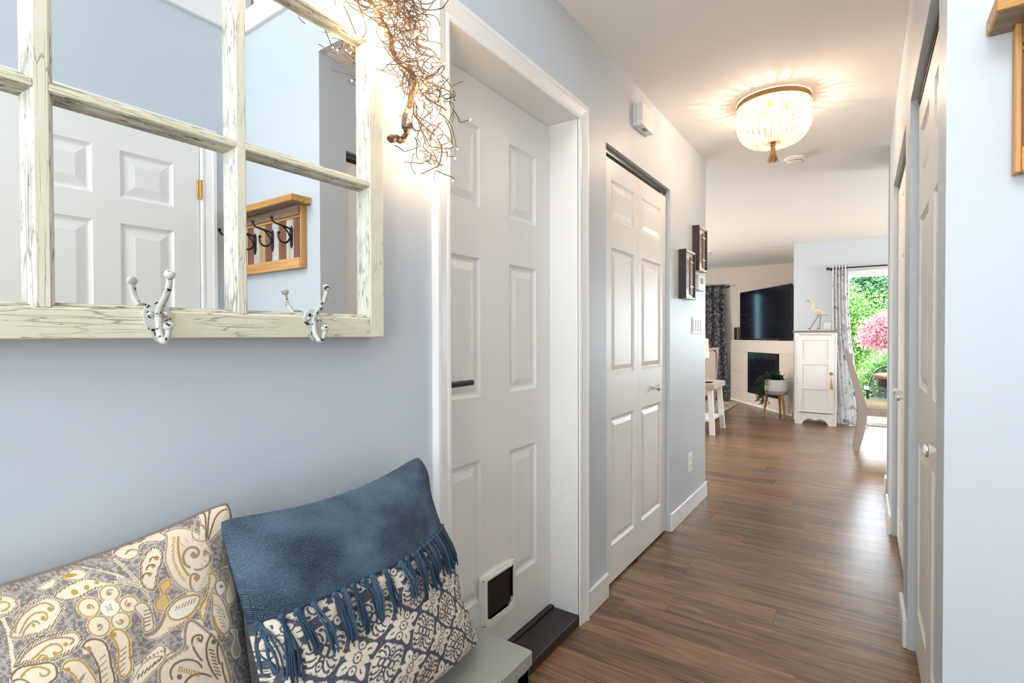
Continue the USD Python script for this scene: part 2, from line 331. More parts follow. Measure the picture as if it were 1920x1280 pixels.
# left wall with its two door openings
structure('wall_left', [box(P_, XL, YB, 1.045, 0, TOP), box(P_, XL, 1.045, 1.848, 2.048, TOP), box(P_, XL, 1.848, 2.106, 0, TOP), box(P_, XL, 2.106, 3.012, 2.026, TOP), box(P_, XL, 3.012, 3.83, 0, TOP),
                        box(P_ - .6, P_ - .5, 2.0, 3.1, 0, 2.4), box(P_ - .6, P_, 2.0, 2.09, 0, 2.4), box(P_ - .6, P_, 3.02, 3.12, 0, 2.4)], 'wall_paint')
# corridor right wall with two closet openings
X2 = XR + .12
structure('wall_right', [box(XR, X2, YW + .12, 1.51, 0, CE), box(XR, X2, 1.51, 2.38, 2.026, CE), box(XR, X2, 2.38, 2.63, 0, CE), box(XR, X2, 2.63, 3.68, 2.026, CE), box(XR, X2, 3.68, 4.2, 0, CE),
                         box(.8, .9, YW + .12, 4.2, 0, CE), box(XR, .9, 2.46, 2.54, 0, CE) if False else box(X2, .8, 2.46, 2.54, 0, CE), box(X2, .8, 4.1, 4.2, 0, CE)], 'wall_paint')
structure('wall_coat_rack', [box(XR, XD + .1, YW, YW + .12, 0, 2.69)], 'wall_paint')
structure('wall_front_door', [box(XD, XD + .12, YB, .21, 0, TOP), box(XD, XD + .12, .21, 1.165, 2.1, TOP), box(XD, XD + .12, 1.165, YW, 0, TOP), box(XD, XD + .12, YW, 3.4, 2.69, TOP)], 'wall_paint')
wx0, wx1 = -.8, .7
structure('wall_behind_camera', [box(XL, wx0, YB - .1, YB, 0, TOP), box(wx1, XD, YB - .1, YB, 0, TOP), box(wx0, wx1, YB - .1, YB, 0, .85), box(wx0, wx1, YB - .1, YB, 2.05, 2.75), box(wx0, wx1, YB - .1, YB, 4.45, TOP)], 'wall_paint')
structure('wall_pillar', box(.145, .75, 4.65, 4.77, 0, CE), 'wall_paint')
structure('wall_back', [box(-.8, -.19, 8.0, 8.12, 0, CE), box(-.19, 1.67, 8.0, 8.12, 1.955, CE), box(1.67, 3.5, 8.0, 8.12, 0, CE)], 'wall_paint')
structure('wall_recess', box(-.8, -.68, 8.12, 10.2, 0, CE), 'wall_paint_lamplit')
structure('wall_far', [box(-4.5, -3.75, 10.1, 10.22, 0, CE), box(-3.75, -2.25, 10.1, 10.22, 0, .65), box(-3.75, -2.25, 10.1, 10.22, 2.02, CE), box(-2.25, -.7, 10.1, 10.22, 0, CE)], 'wall_paint_lamplit')
structure('wall_living', [box(-4.5, -4.38, 3.83, 5.0, 0, CE), box(-4.5, -4.38, 7.4, 10.2, 0, CE), box(-4.5, -4.38, 5.0, 7.4, 0, .75), box(-4.5, -4.38, 5.0, 7.4, 2.05, CE), box(-4.5, P_, 3.71, 3.83, 0, CE)], 'wall_paint')
structure('wall_dining', [box(3.38, 3.5, 4.65, 5.2, 0, CE), box(3.38, 3.5, 7.4, 8.1, 0, CE), box(3.38, 3.5, 5.2, 7.4, 0, .8), box(3.38, 3.5, 5.2, 7.4, 2.1, CE), box(.75, 3.5, 4.65, 4.77, 0, CE), box(.9, 1.0, 4.2, 4.7, 0, CE)], 'wall_paint')
structure('ceiling', [box(XL, XR + .8, YW + .03, 4.2, CE, CE + .1), box(-4.5, 3.5, 3.83, 10.22, CE + .001, CE + .1)], 'ceiling_paint')
structure('ceiling_upper', box(XL, XD + .1, YB, 3.4, TOP, TOP + .1), 'ceiling_paint')
structure('wall_landing', box(XL, XD, 3.2, 3.3, 2.69, TOP), 'lavender_paint')
structure('trim_1', [box(XL, XD, YW - .02, YW + .02, 2.69, 2.80, .004), box(XD - .02, XD + .02, YB, YW, 2.69, 2.86, .004), box(XL, XD, YW + .03, 3.2, 2.60, 2.69)], 'trim_white')
structure('trim_2', [box(XL, XR, YW, YW + .03, CE, 2.69), box(XL, XR, YW + .03, YW + .12, CE + .1, 2.60), box(XR, XD, YW + .12, 3.2, CE + .1, 2.60)], 'wall_paint')
t = thing('landing_railing', 'white upstairs landing balusters reflected at the top of the old sash mirror', 'railing')
for k in range(9):
    part(t, 'baluster', box(-.2 + .115 * k, -.165 + .115 * k, YW - .015, YW + .02, 2.8, 3.62, .003), 'trim_white')
part(t, 'handrail', box(XL, XD, YW - .03, YW + .035, 3.62, 3.68, .008), 'trim_white')
# windows placed or added to hold the daylight lamps, nearly all out of view
def window(n, ax, pos, a0, a1, z0, z1, cols=2, rows=2, s=-1):
    t = thing(f'window_{n}', kind='structure')
    def bx(u0, u1, v0, v1, d=.03):
        return box(pos - d, pos + d, u0, u1, v0, v1, .004) if ax == 'x' else box(u0, u1, pos - d, pos + d, v0, v1, .004)
    part(t, 'window_frame', [bx(a0, a0 + .05, z0, z1), bx(a1 - .05, a1, z0, z1), bx(a0, a1, z0, z0 + .05), bx(a0, a1, z1 - .05, z1)], 'trim_white')
    part(t, 'roller_blind', box(pos + s * .045, pos + s * .05, a0 - .03, a1 + .03, z0 - .03, z1 + .03) if ax == 'x' else box(a0 - .03, a1 + .03, pos + s * .045, pos + s * .05, z0 - .03, z1 + .03), 'sky_blocker_sheet', smooth=False)  # added sheet behind each window lamp, blocks the sky dome
    for k in range(1, cols): u = a0 + (a1 - a0) * k / cols; part(t, 'mullion', bx(u - .02, u + .02, z0, z1, .02), 'trim_white')
    for k in range(1, rows): v = z0 + (z1 - z0) * k / rows; part(t, 'muntin', bx(a0, a1, v - .015, v + .015, .02), 'trim_white')
window(1, 'y', YB - .02, wx0, wx1, 2.75, 4.45); window(2, 'y', YB - .02, wx0, wx1, .85, 2.05)  # both out of view behind the camera; the lower one is added
window(3, 'x', -4.42, 5.0, 7.4, .75, 2.05, 3, 1); window(4, 'x', 3.42, 5.2, 7.4, .8, 2.1, 3, 1, 1)  # added out of view in the living and dining walls
window(5, 'y', 10.15, -3.75, -2.25, .65, 2.02, 2, 1, 1)

# floor: planks across the corridor
fl = thing('floor', kind='structure')
part(fl, 'subfloor', box(-4.5, 3.5, YB - .1, 10.2, -.12, -.004), 'threshold_wood', smooth=False)
rng = random.Random(5)
PW, PL = .152, 1.22
for k in range(int(math.floor(YB / PW)), int(10.2 / PW) + 1):
    y0, y1 = k * PW, (k + 1) * PW - .0006
    if y1 < YB: continue
    xa, xb = (XL - .14, XD + .1) if y1 < 1.36 else (XL - .14, .85) if y1 < 3.8 else (-4.4, 3.4)
    x = xa - rng.random() * PL; vis = y0 > .9
    while x < xb:
        a, b = max(x, xa), min(x + PL - .0006, xb)
        if b - a > .02:
            far = (y0 > 3.8 and (b < -1.9 or a > 1.0)) or not vis
            if far:
                a2 = a; b2 = xb if a > -2 else min(xb, -1.75 - rng.random() * 1.2)
                if a > 1.0 or not vis: b2 = xb
                b = b2; x = b - PL + .0006
            m = box(a, b, y0, y1, -.004, 0, .0004)
            part(fl, 'plank', m, f'floor_plank_{rng.randrange(6)}', smooth=False)
        x += PL
# baseboards
def baseboard(name, *bs): structure(name, [box(*b, b=.003) for b in bs], 'trim_white')
BH = .108
baseboard('baseboard_left', (XL, XL + .014, YB, .993, 0, BH), (XL, XL + .014, 1.899, 2.106, 0, BH), (XL, XL + .014, 3.012, 3.844, 0, BH), (P_, XL + .014, 3.83, 3.844, 0, BH))
baseboard('baseboard_right', (XR - .014, XR, YW, 1.51, 0, BH), (XR - .014, XR, 2.38, 2.63, 0, BH), (XR - .014, XR, 3.68, 4.21, 0, BH), (.13, .75, 4.636, 4.65, 0, BH), (.131, .145, 4.65, 4.77, 0, BH))
baseboard('baseboard_coat_rack', (XR, XD, YW - .014, YW, 0, BH)); baseboard('baseboard_front', (XD - .014, XD, 1.24, YW - .014, 0, BH))
baseboard('baseboard_back', (-.814, -.2, 7.986, 8.0, 0, BH), (-.814, -.8, 7.986, 8.3, 0, BH), (1.75, 3.38, 7.986, 8.0, 0, BH)); baseboard('baseboard_far', (-4.4, -1.98, 10.086, 10.1, 0, BH))

# ------------------------------------------------------------------ panelled doors
PROF = [(0, 0), (.004, -.005), (.010, -.009), (.018, -.010), (.045, -.003), (.050, -.003)]
def panelled(parent, slabname, x0, sgn, u0, u1, v0, v1, panels, thick, m, prof=PROF, label=None):
    """A moulded slab facing +X (sgn 1) or -X with its sunk panels as children; panels: (u0, u1, v0, v1)."""
    def put(V, F):
        V = np.asarray(V, float); V = np.c_[x0 + sgn * V[:, 2], V[:, 0], V[:, 1]]; F = np.asarray(F)
        return trimesh.Trimesh(V, F if sgn > 0 else F[:, ::-1], process=False)
    us = sorted({u0, u1, *[p[0] for p in panels], *[p[1] for p in panels]}); vs = sorted({v0, v1, *[p[2] for p in panels], *[p[3] for p in panels]})
    V, F = [], []
    def quad(a, b, c, d):
        n = len(V); V.extend([a, b, c, d]); F.extend([(n, n + 1, n + 2), (n, n + 2, n + 3)])
    for i in range(len(us) - 1):
        for j in range(len(vs) - 1):
            c = ((us[i] + us[i + 1]) / 2, (vs[j] + vs[j + 1]) / 2)
            if any(p[0] < c[0] < p[1] and p[2] < c[1] < p[3] for p in panels): continue
            quad((us[i], vs[j], 0), (us[i + 1], vs[j], 0), (us[i + 1], vs[j + 1], 0), (us[i], vs[j + 1], 0))
    t = -thick
    quad((u0, v0, t), (u0, v1, t), (u1, v1, t), (u1, v0, t)); quad((u0, v0, t), (u0, v0, 0), (u0, v1, 0), (u0, v1, t)); quad((u1, v0, 0), (u1, v0, t), (u1, v1, t), (u1, v1, 0))
    quad((u0, v1, 0), (u1, v1, 0), (u1, v1, t), (u0, v1, t)); quad((u0, v0, t), (u1, v0, t), (u1, v0, 0), (u0, v0, 0))
    sl = part(parent, slabname, put(V, F), m, smooth=False, label=label)
    for p in panels:
        V, F = [], []
        rings = [[(p[0] + a, p[2] + a, d), (p[1] - a, p[2] + a, d), (p[1] - a, p[3] - a, d), (p[0] + a, p[3] - a, d)] for a, d in prof]
        for A, Bq in zip(rings, rings[1:]):
            for k in range(4):
                q = (k + 1) % 4; quad(A[k], A[q], Bq[q], Bq[k])
        quad(*rings[-1])
        part(sl, 'panel', put(V, F), m, smooth=False)
    return sl
def casing_profile(sides, x, u0, u1, v1, w=.066, sgn=1, v0=0.):
    """A mitred door casing of stepped section round an opening u0..u1, top v1; one mesh per leg."""
    sec = [(0, 0), (0, .009), (.006, .012), (.014, .012), (.018, .010), (.046, .017), (.052, .020), (w - .004, .020), (w, .017), (w, 0)]
    def run(pts):
        V, F = [], []
        for s, d in sec: V.append([pts[0](s, d), pts[1](s, d)])
        n = len(sec); V = np.array(V).transpose(1, 0, 2).reshape(-1, 3)
        for i in range(n):
            j = (i + 1) % n; F += [(i, j, n + j), (i, n + j, n + i)]
        F += [(0, i, i + 1) for i in range(1, n - 1)] + [(n, n + i + 1, n + i) for i in range(1, n - 1)]
        m = trimesh.Trimesh(V, F, process=False)
        trimesh.repair.fix_normals(m); return m
    X = lambda d: x + sgn * d
    return [run((lambda s, d: (X(d), u0 - s, v0), lambda s, d: (X(d), u0 - s, v1 + s))), run((lambda s, d: (X(d), u1 + s, v0), lambda s, d: (X(d), u1 + s, v1 + s))), run((lambda s, d: (X(d), u0 - s, v1 + s), lambda s, d: (X(d), u1 + s, v1 + s)))]

# door_1: deep-set six-panel door with the cat flap
d1 = thing('door_1', 'white six-panel door set deep in its casing with a cat flap near the bottom', 'door', (P_, 1.45, 0), kind='structure')
YS = [(1.182, 1.366), (1.541, 1.725)]; ZS = [(.265, .745), (.962, 1.432), (1.603, 1.874)]
panelled(d1, 'door_slab', P_, 1, 1.066, 1.832, .045, 2.03, [(a, b, c, d) for a, b in YS for c, d in ZS], .04, 'door_white')
for m in casing_profile(None, XL, 1.06, 1.833, 2.032): part(d1, 'casing', m, 'trim_white', smooth=False)
part(d1, 'jamb', [box(P_ - .05, XL + .002, 1.045, 1.06, 0, 2.034), box(P_ - .05, XL + .002, 1.833, 1.848, 0, 2.034), box(P_ - .05, XL + .002, 1.045, 1.848, 2.034, 2.049)], 'trim_white', smooth=False)
part(d1, 'threshold', [box(P_ - .02, XL + .006, 1.06, 1.833, 0, .042, .004), box(P_ - .02, P_ + .02, 1.062, 1.831, .04, .05, .003)], 'threshold_wood', label='black wooden threshold step')
h = part(d1, 'lever_handle', [rbox(P_ + .042, P_ + .058, 1.10, 1.265, 1.012, 1.03, .007), cyl((P_, 1.112, 1.021), (P_ + .05, 1.112, 1.021), .011), cyl((P_, 1.112, 1.021), (P_ + .008, 1.112, 1.021), .027, 24)], 'dark_bronze', label='black lever handle')
fp = [(1.352, .343)] + [(1.552, .343)]
def rrect(y0, y1, z0, z1, r, top=0.004, n=6):
    pts = []
    for cy, cz, a0, rr in ((y1, z1, 0, top), (y0, z1, 90, top), (y0, z0, 180, r), (y1, z0, 270, r)):
        sy = -1 if cy == y1 else 1; sz = -1 if cz == z1 else 1
        for k in range(n): a = math.radians(a0 + 90 * k / (n - 1)); pts.append((cy + sy * rr + rr * math.cos(a), cz + sz * rr + rr * math.sin(a)))
    return shapely.Polygon(pts)
ring = rrect(1.352, 1.554, .155, .343, .03, .008).difference(rrect(1.377, 1.536, .187, .328, .022, .004))
pf = part(d1, 'cat_flap', [prism(ring, .014, 'yz', P_), prism(rrect(1.362, 1.545, .167, .336, .028, .006).difference(rrect(1.377, 1.536, .187, .328, .022, .004)), .019, 'yz', P_)], 'white_plastic', label='white framed cat flap')
part(pf, 'flap', prism(rrect(1.377, 1.536, .187, .328, .022, .004), .004, 'yz', P_ + .002), 'dark_bronze', label='dark brown flap panel')
for y, z in ((1.36, .333), (1.546, .333), (1.36, .178), (1.546, .178)): part(pf, 'screw', lathe([(0, .0165), (.0025, .0155), (.003, .0135), (0, .0135)], 10, (P_, y, z), 'x'), 'slot_dark')

# bifold closets
def bifold(name, label, xw, sgn, y0, y1, leaves, knobs, facing_room):
    t = thing(name, label, 'closet door', (xw, (y0 + y1) / 2, 0), kind='structure')
    w = (y1 - y0 - .006) / leaves; xl = xw - sgn * .024
    for k in range(leaves):
        a = y0 + .003 + k * w; b = a + w - .003
        far = (k % 2 == 1)
        pa, pb = (a + .108, b - .05) if not far else (a + .05, b - .09)
        if leaves == 4: pa, pb = a + .055, b - .055
        if name == 'door_3': pa, pb = a + .07, b - .07
        lf = panelled(t, 'leaf', xl, sgn, a, b, .012, 1.985, [(pa, pb, .182, .785), (pa, pb, .985, 1.578), (pa, pb, 1.712, 1.893)], .032, 'door_white', [(0, 0), (.004, -.004), (.012, -.009), (.02, -.009), (.042, -.002), (.047, -.002)])
    for yk in knobs:
        x = xl
        m = lathe([(0, .038), (.011, .036), (.0165, .030), (.017, .024), (.012, .017), (.007, .012), (.0075, .004), (.012, 0), (0, 0)], 20, (0, 0, 0), 'x')
        if sgn < 0: m.apply_transform(T(rz=np.pi))
        m.apply_translation((x, yk, .876)); kb = part(t, 'knob', m, 'white_plastic' if sgn < 0 else 'chrome', label='round pull knob')
        c = lathe([(.0178, .031), (.0185, .028), (.0178, .0255), (.016, .028)], 20, (0, 0, 0), 'x')
        if sgn < 0: c.apply_transform(T(rz=np.pi))
        c.apply_translation((x, yk, .876)); part(kb, 'collar', c, 'chrome')
    part(t, 'track', [box(xl - sgn * .03, xl, y0, y1, 2.004, 2.026), box(xl - sgn * .034, xl - sgn * .03, y0, y1, 1.99, 2.026), box(xl, xl + sgn * .003, y0, y1, 2.012, 2.026)], 'track_metal', smooth=False, label='grey metal sliding track')
    part(t, 'pivot', [cyl((xl - sgn * .015, y1 - .05, 1.975), (xl - sgn * .015, y1 - .05, 2.008), .008), box(xl - sgn * .025, xl - sgn * .005, y1 - .09, y1 - .02, 2.0, 2.006)], 'chrome')
    part(t, 'shadow_gap_trim', [box(xl - sgn * .04, xl - sgn * .035, y0 - .002, y1 + .002, 0, 2.03)], 'slot_dark', smooth=False)  # dark sheet in place of the closet shade behind the leaves
    return t
bifold('door_2', 'white two-leaf bifold closet door on the left side of the corridor', XL, 1, 2.106, 3.012, 2, [2.80], True)
bifold('door_3', 'white bifold closet door nearest on the right side of the corridor', XR, -1, 1.51, 2.38, 2, [1.66], True)
bifold('door_4', 'far white bifold closet door on the right side of the corridor with two knobs', XR, -1, 2.63, 3.68, 4, [2.99, 3.32], True)

# door_5: the front door, seen in the mirror
d5 = thing('door_5', 'white six-panel front door with brass hinges, reflected in the sash mirror', 'door', (XD, .7, 0), kind='structure')
k = 1.062
ys = [(.54, .76), (.85, 1.055)]
panelled(d5, 'door_slab', XD, -1, .215, 1.16, .02, 2.085, [(a, b, c, d) for a, b in [(.33, .745), (.845, 1.055)][:0] + [(.30, .50), (.56, .75), (.845, 1.05)][1:] for c, d in [(.27, .80), (1.0, 1.655), (1.765, 1.965)]], .04, 'door_white', [(0, 0), (.006, -.006), (.014, -.010), (.02, -.010), (.055, -.002), (.06, -.002)])
for m in casing_profile(None, XD, .21, 1.165, 2.095, .07, -1): part(d5, 'casing', m, 'trim_white', smooth=False)
for z in (.3, 1.07, 1.87):
    hp = part(d5, 'hinge', [box(XD - .008, XD - .001, 1.150, 1.172, z - .045, z + .045, .001), cyl((XD - .012, 1.162, z - .045), (XD - .012, 1.162, z + .045), .006)], 'brass', label='brass butt hinge')
# ------------------------------------------------------------------ old window sash with mirror panes
sash = thing('sash_mirror', 'old chippy cream window sash with mirror panes hung on the left wall', 'mirror', (XL, .35, 1.167))
FX, GX = -.895, -.918
YL, YRt = -.118, .786
stR, stL = .747, -.079
part(sash, 'stile', box(XL, FX, stR, YRt, 1.167, 1.88, .002), 'sash_paint_z'); part(sash, 'stile', box(XL, FX, YL, stL, 1.167, 1.88, .002), 'sash_paint_z')
part(sash, 'bottom_rail', box(XL, FX, stL + .0006, stR - .0006, 1.167, 1.209, .0015), 'sash_paint_y'); part(sash, 'top_rail', box(XL, FX, stL + .0006, stR - .0006, 1.817, 1.88, .0015), 'sash_paint_y')
mull = [.203, .466]; zb = (1.4975, 1.508)
for y in mull: part(sash, 'mullion', box(GX - .012, FX, y - .008, y + .008, 1.209, 1.817, .0012), 'sash_paint_z')
cols = [(stL, mull[0] - .008), (mull[0] + .008, mull[1] - .008), (mull[1] + .008, stR)]
rows = [(1.209, zb[0]), (zb[1], 1.817)]
for a, b in cols: part(sash, 'muntin', box(GX - .012, FX, a, b, zb[0], zb[1], .0012), 'sash_paint_y')
sec = [(0, FX - .0015), (.0018, FX - .003), (.0026, FX - .0085), (.0052, FX - .0105), (.0072, FX - .014), (.0078, FX - .017), (.0078, GX - .001)]
for a, b in cols:
    for c, d in rows:
        for side in range(4):
            V, F = [], []
            for s, x in sec:
                q = [(a + s, c + s), (b - s, c + s), (b - s, d - s), (a + s, d - s)]; p, w = q[side], q[(side + 1) % 4]
                V += [(x, *p), (x, *w)]
            for i in range(len(sec) - 1): F += [(2 * i, 2 * i + 1, 2 * i + 3), (2 * i, 2 * i + 3, 2 * i + 2)]
            V = np.array(V); n = len(V); back = V.copy(); back[:, 0] = GX - .003
            V = np.vstack([V, back]); F += [(0, n, n + 1), (0, n + 1, 1), (n - 2, n - 1, n + n - 1), (n - 2, 2 * n - 1, 2 * n - 2)]
            part(sash, 'glazing_bead', (V, F), 'sash_bead_y' if side % 2 == 0 else 'sash_bead_z', smooth=False)
        part(sash, 'mirror_pane', box(GX - .004, GX, a, b, c, d), 'mirror_glass', smooth=False)
def coat_hook(yc):
    def S(m):
        m = m.copy(); m.vertices = (m.vertices - [FX, yc, 1.2]) * .88 + [FX, yc, 1.2035]; return m
    path = spline([(FX + .004, 0, .012), (FX + .012, 0, .030), (FX + .026, 0, .043), (FX + .041, 0, .056), (FX + .050, 0, .071), (FX + .053, 0, .084)], 24)
    low = spline([(FX + .005, 0, .02), (FX + .009, 0, -.004), (FX + .017, 0, -.021), (FX + .03, 0, -.026), (FX + .043, 0, -.018), (FX + .047, 0, -.004)], 24)
    A = np.array([0, yc, 1.178])
    mm = []
    for P, r0, r1 in ((path, .0062, .0048), (low, .0058, .0048)):
        t = tube(P, np.linspace(r0, r1, len(P)), 12); mm.append(t)
    arms = join(*mm); arms.apply_translation(A)
    plate = prism(shapely.Polygon([(0, -.024), (-.009, -.010), (-.0175, .008), (-.020, .022), (-.0165, .034), (-.008, .0405), (0, .042), (.008, .0405), (.0165, .034), (.020, .022), (.0175, .008), (.009, -.010)]).buffer(.002), .0045, 'yz', FX); plate.apply_translation((0, yc, 1.178))
    HB = lambda c, r: ball(c, r, 3)
    hk = part(sash, 'coat_hook', S(arms), 'hook_paint', label='white painted iron double coat hook, chipped')
    part(hk, 'backplate', S(plate), 'hook_paint')
    part(hk, 'hook_ball', S(HB(A + [FX + .053, 0, .088], .0085)), 'hook_paint'); part(hk, 'hook_ball', S(HB(A + [FX + .047, 0, .001], .008)), 'hook_paint')
    for s in (-1, 1): part(hk, 'screw', S(lathe([(0, .0042), (.0022, .004), (.0045, .002), (.0045, 0), (0, 0)], 14, (FX + .0045, yc + .0115 * s, 1.2), 'x')), 'chrome')
coat_hook(.334); coat_hook(.602)

# ------------------------------------------------------------------ twig garland with fairy lights
gar = thing('twig_garland', 'twig garland with warm fairy lights draped over the sash mirror corner', 'garland', (-.88, .8, 1.6))
def pz(pts, x):
    """(Y, Z) pairs of a twig with a distance from the wall that wanders round x."""
    return [(x + .012 * math.sin(7 * i + 40 * y), y, z) for i, (y, z) in enumerate(pts)]
GH = 1.17
def W(px, py, x=-.875):
    # garland drawing units -> the wall's (Y, Z), fixed once for the plane x = -.875
    k = x / -.88
    return (k * (.794 + (px - 732) * .001765 + max(0, px - 800) ** 2 * 1.5e-6), GH + k * (.442 + (262 - py) * .00132 + (px - 732) * .0003 * (262 - py) / 190 + (px - 732) * .00016))
main = [(690, -12), (702, 28), (712, 60), (719, 82), (731, 98), (743, 112), (750, 126), (757, 137), (766, 150), (771, 166), (771, 181), (766, 198), (762, 211), (760, 230)]
foot = [(760, 230), (757, 237), (761, 246), (757, 253), (746, 256), (732, 262)]
rg = random.Random(11)
def stem(pts, r0, r1, x, m='bark', name='branch', n=40):
    P = spline(pz([W(*p) for p in pts], x), n); R = np.linspace(r0, r1, n)
    P += (meshkit.noise(P * 90, 3)[:, None] - .5) * r0 * .9
    part(gar, name, tube(P, R * (1 + .25 * (meshkit.noise(P * 160, 9) - .5)), 12), m, smooth=True)
stem(main, .0058, .0062, -.872); stem(foot, .0066, .0088, -.872)
stem([(759, 236), (752, 238), (748, 236)], .004, .0045, -.87, n=12)
for pts, r in [([(766, 190), (785, 215), (800, 232), (812, 250), (819, 270), (818, 284)], .0028), ([(770, 195), (783, 222), (790, 240), (797, 262)], .0022), ([(772, 172), (790, 176), (806, 190), (816, 196)], .003), ([(757, 135), (775, 140), (795, 138), (808, 130), (812, 122)], .0028), ([(674, -4), (690, 14), (705, 24), (725, 35), (742, 48)], .005), ([(690, 20), (706, 30), (716, 40)], .003), ([(752, 24), (768, 14), (774, 10)], .0028), ([(745, 52), (758, 58), (768, 62), (782, 74)], .0025)]:
    stem(pts, r, r * .6, -.87 + rg.uniform(-.01, .02), 'bark', 'branch', 26)
leds = []
def twig(pts, x, r=.0012, lamp=True, store=None):
    P = spline(pz([W(*p) for p in pts], x), max(10, 7 * len(pts)))
    store.append(tube(P, np.linspace(r, r * .7, len(P)), 5))
    if lamp: leds.append(P[-1])
    return P
tw, td = [], []
for pts in [[(816, 196), (830, 215), (846, 228), (858, 245)], [(833, 190), (850, 201), (862, 199), (874, 193)], [(858, 228), (862, 240), (864, 257)], [(829, 205), (836, 220), (850, 240)], [(738, 270), (752, 276), (766, 270), (780, 262), (787, 254)], [(757, 257), (768, 272), (776, 283), (785, 286), (788, 271)], [(789, 284), (800, 278), (795, 262)], [(797, 300), (808, 292), (820, 283), (835, 279)], [(805, 297), (815, 303), (824, 306), (836, 307)], [(802, 270), (806, 290), (799, 297)], [(752, 176), (750, 190), (755, 198), (762, 203)], [(757, 150), (752, 166), (754, 178), (758, 182)], [(777, 195), (776, 212), (780, 226), (793, 226)], [(788, 190), (796, 205), (806, 215), (808, 228)],
            [(665, -8), (655, 20), (645, 42), (643, 52), (649, 68)], [(678, 0), (674, 14), (680, 30), (690, 42), (702, 47)], [(684, 34), (692, 44), (712, 47), (740, 52), (764, 56)], [(776, 20), (790, 18), (800, 27)], [(776, 22), (781, 40), (790, 52), (786, 65)], [(770, 100), (790, 100), (805, 108), (808, 120)]]:
    twig(pts, -.868 + rg.uniform(-.015, .02), .0013, True, td)
def blob(cx, cy, rx, ry, n, size, rot=0.):
    for _ in range(n):
        while True:
            a, b = rg.uniform(-1, 1), rg.uniform(-1, 1)
            if a * a + b * b < 1: break
        x = cx + rx * a * math.cos(rot) - ry * b * math.sin(rot); y = cy + rx * a * math.sin(rot) + ry * b * math.cos(rot)
        th, cv = rg.uniform(0, 6.28), rg.uniform(-.9, .9); pts = [(x, y)]
        for _k in range(rg.randint(4, 7)):
            th += cv * .6 + rg.uniform(-.55, .55); s = size * rg.uniform(.6, 1.2)
            x += s * math.cos(th); y += s * math.sin(th); pts.append((x, y))
        twig(pts, -.872 + rg.uniform(-.02, .035), rg.uniform(.0008, .0013), rg.random() < .16, tw)
blob(740, 30, 52, 40, 64, 13); blob(760, 62, 34, 26, 30, 11); blob(762, 105, 30, 40, 34, 11, -.5); blob(785, 150, 38, 20, 44, 9, .5); blob(770, 160, 22, 22, 16, 9)
blob(805, 262, 17, 24, 22, 8); blob(812, 180, 18, 16, 16, 8); blob(795, 225, 14, 22, 10, 8)
for k in range(46):                                                   # the garland runs on along the sash's top edge, out of the frame
    y, z = rg.uniform(-.1, .74), rg.uniform(1.872, 1.99); th = rg.uniform(0, 6.28); P = [(rg.uniform(-.882, -.85), y, z)]
    for _k in range(6):
        th += rg.uniform(-.8, .8); P.append((P[-1][0] + rg.uniform(-.006, .006), P[-1][1] + .022 * math.cos(th), max(1.86, P[-1][2] + .018 * math.sin(th))))
    tw.append(tube(spline(P, 24), .0012, 5)); leds.append(np.array(P[-1]))
for pts in [[(.70, 1.89), (.71, 1.86), (.725, 1.83), (.712, 1.80)], [(.64, 1.9), (.65, 1.86), (.668, 1.845), (.69, 1.815), (.70, 1.80)], [(.60, 1.88), (.612, 1.85), (.63, 1.84)], [(.55, 1.89), (.553, 1.86), (.56, 1.85)], [(.48, 1.9), (.485, 1.86), (.492, 1.845)], [(.42, 1.9), (.425, 1.86), (.44, 1.855)]]:
    P = spline([(-.878, *p) for p in pts], 24); td.append(tube(P, .0011, 5)); leds += [P[-1], P[12]]
part(gar, 'twigs', tw, 'twig', kind='stuff', label='thin curly brown twigs'); part(gar, 'light_wires', td, 'twig_dark', kind='stuff', label='thin dark wires of the fairy lights')
part(gar, 'fairy_lights', [ball(p, .0017, 0) for p in leds], 'led_glow', kind='stuff', label='tiny warm white light bulbs')

# ------------------------------------------------------------------ bench
bn = thing('bench', 'grey painted wooden bench against the left wall under the mirror', 'bench', (-.775, .3, 0))
part(bn, 'seat_board', box(XL + .016, -.612, -.55, .965, .425, .46, .0035), 'bench_paint')
part(bn, 'apron', [box(-.632, -.615, -.53, .955, .10, .425, .002), box(XL + .02, -.632, .935, .955, .10, .425, .002)], 'bench_paint')
for y in (-.53, .905):
    for x in (-.665, -.925): part(bn, 'leg', box(x, x + .05, y, y + .05, 0, .425, .003), 'bench_paint')
part(bn, 'stretcher', box(-.9, -.66, -.5, .92, .1, .118, .002), 'bench_paint')

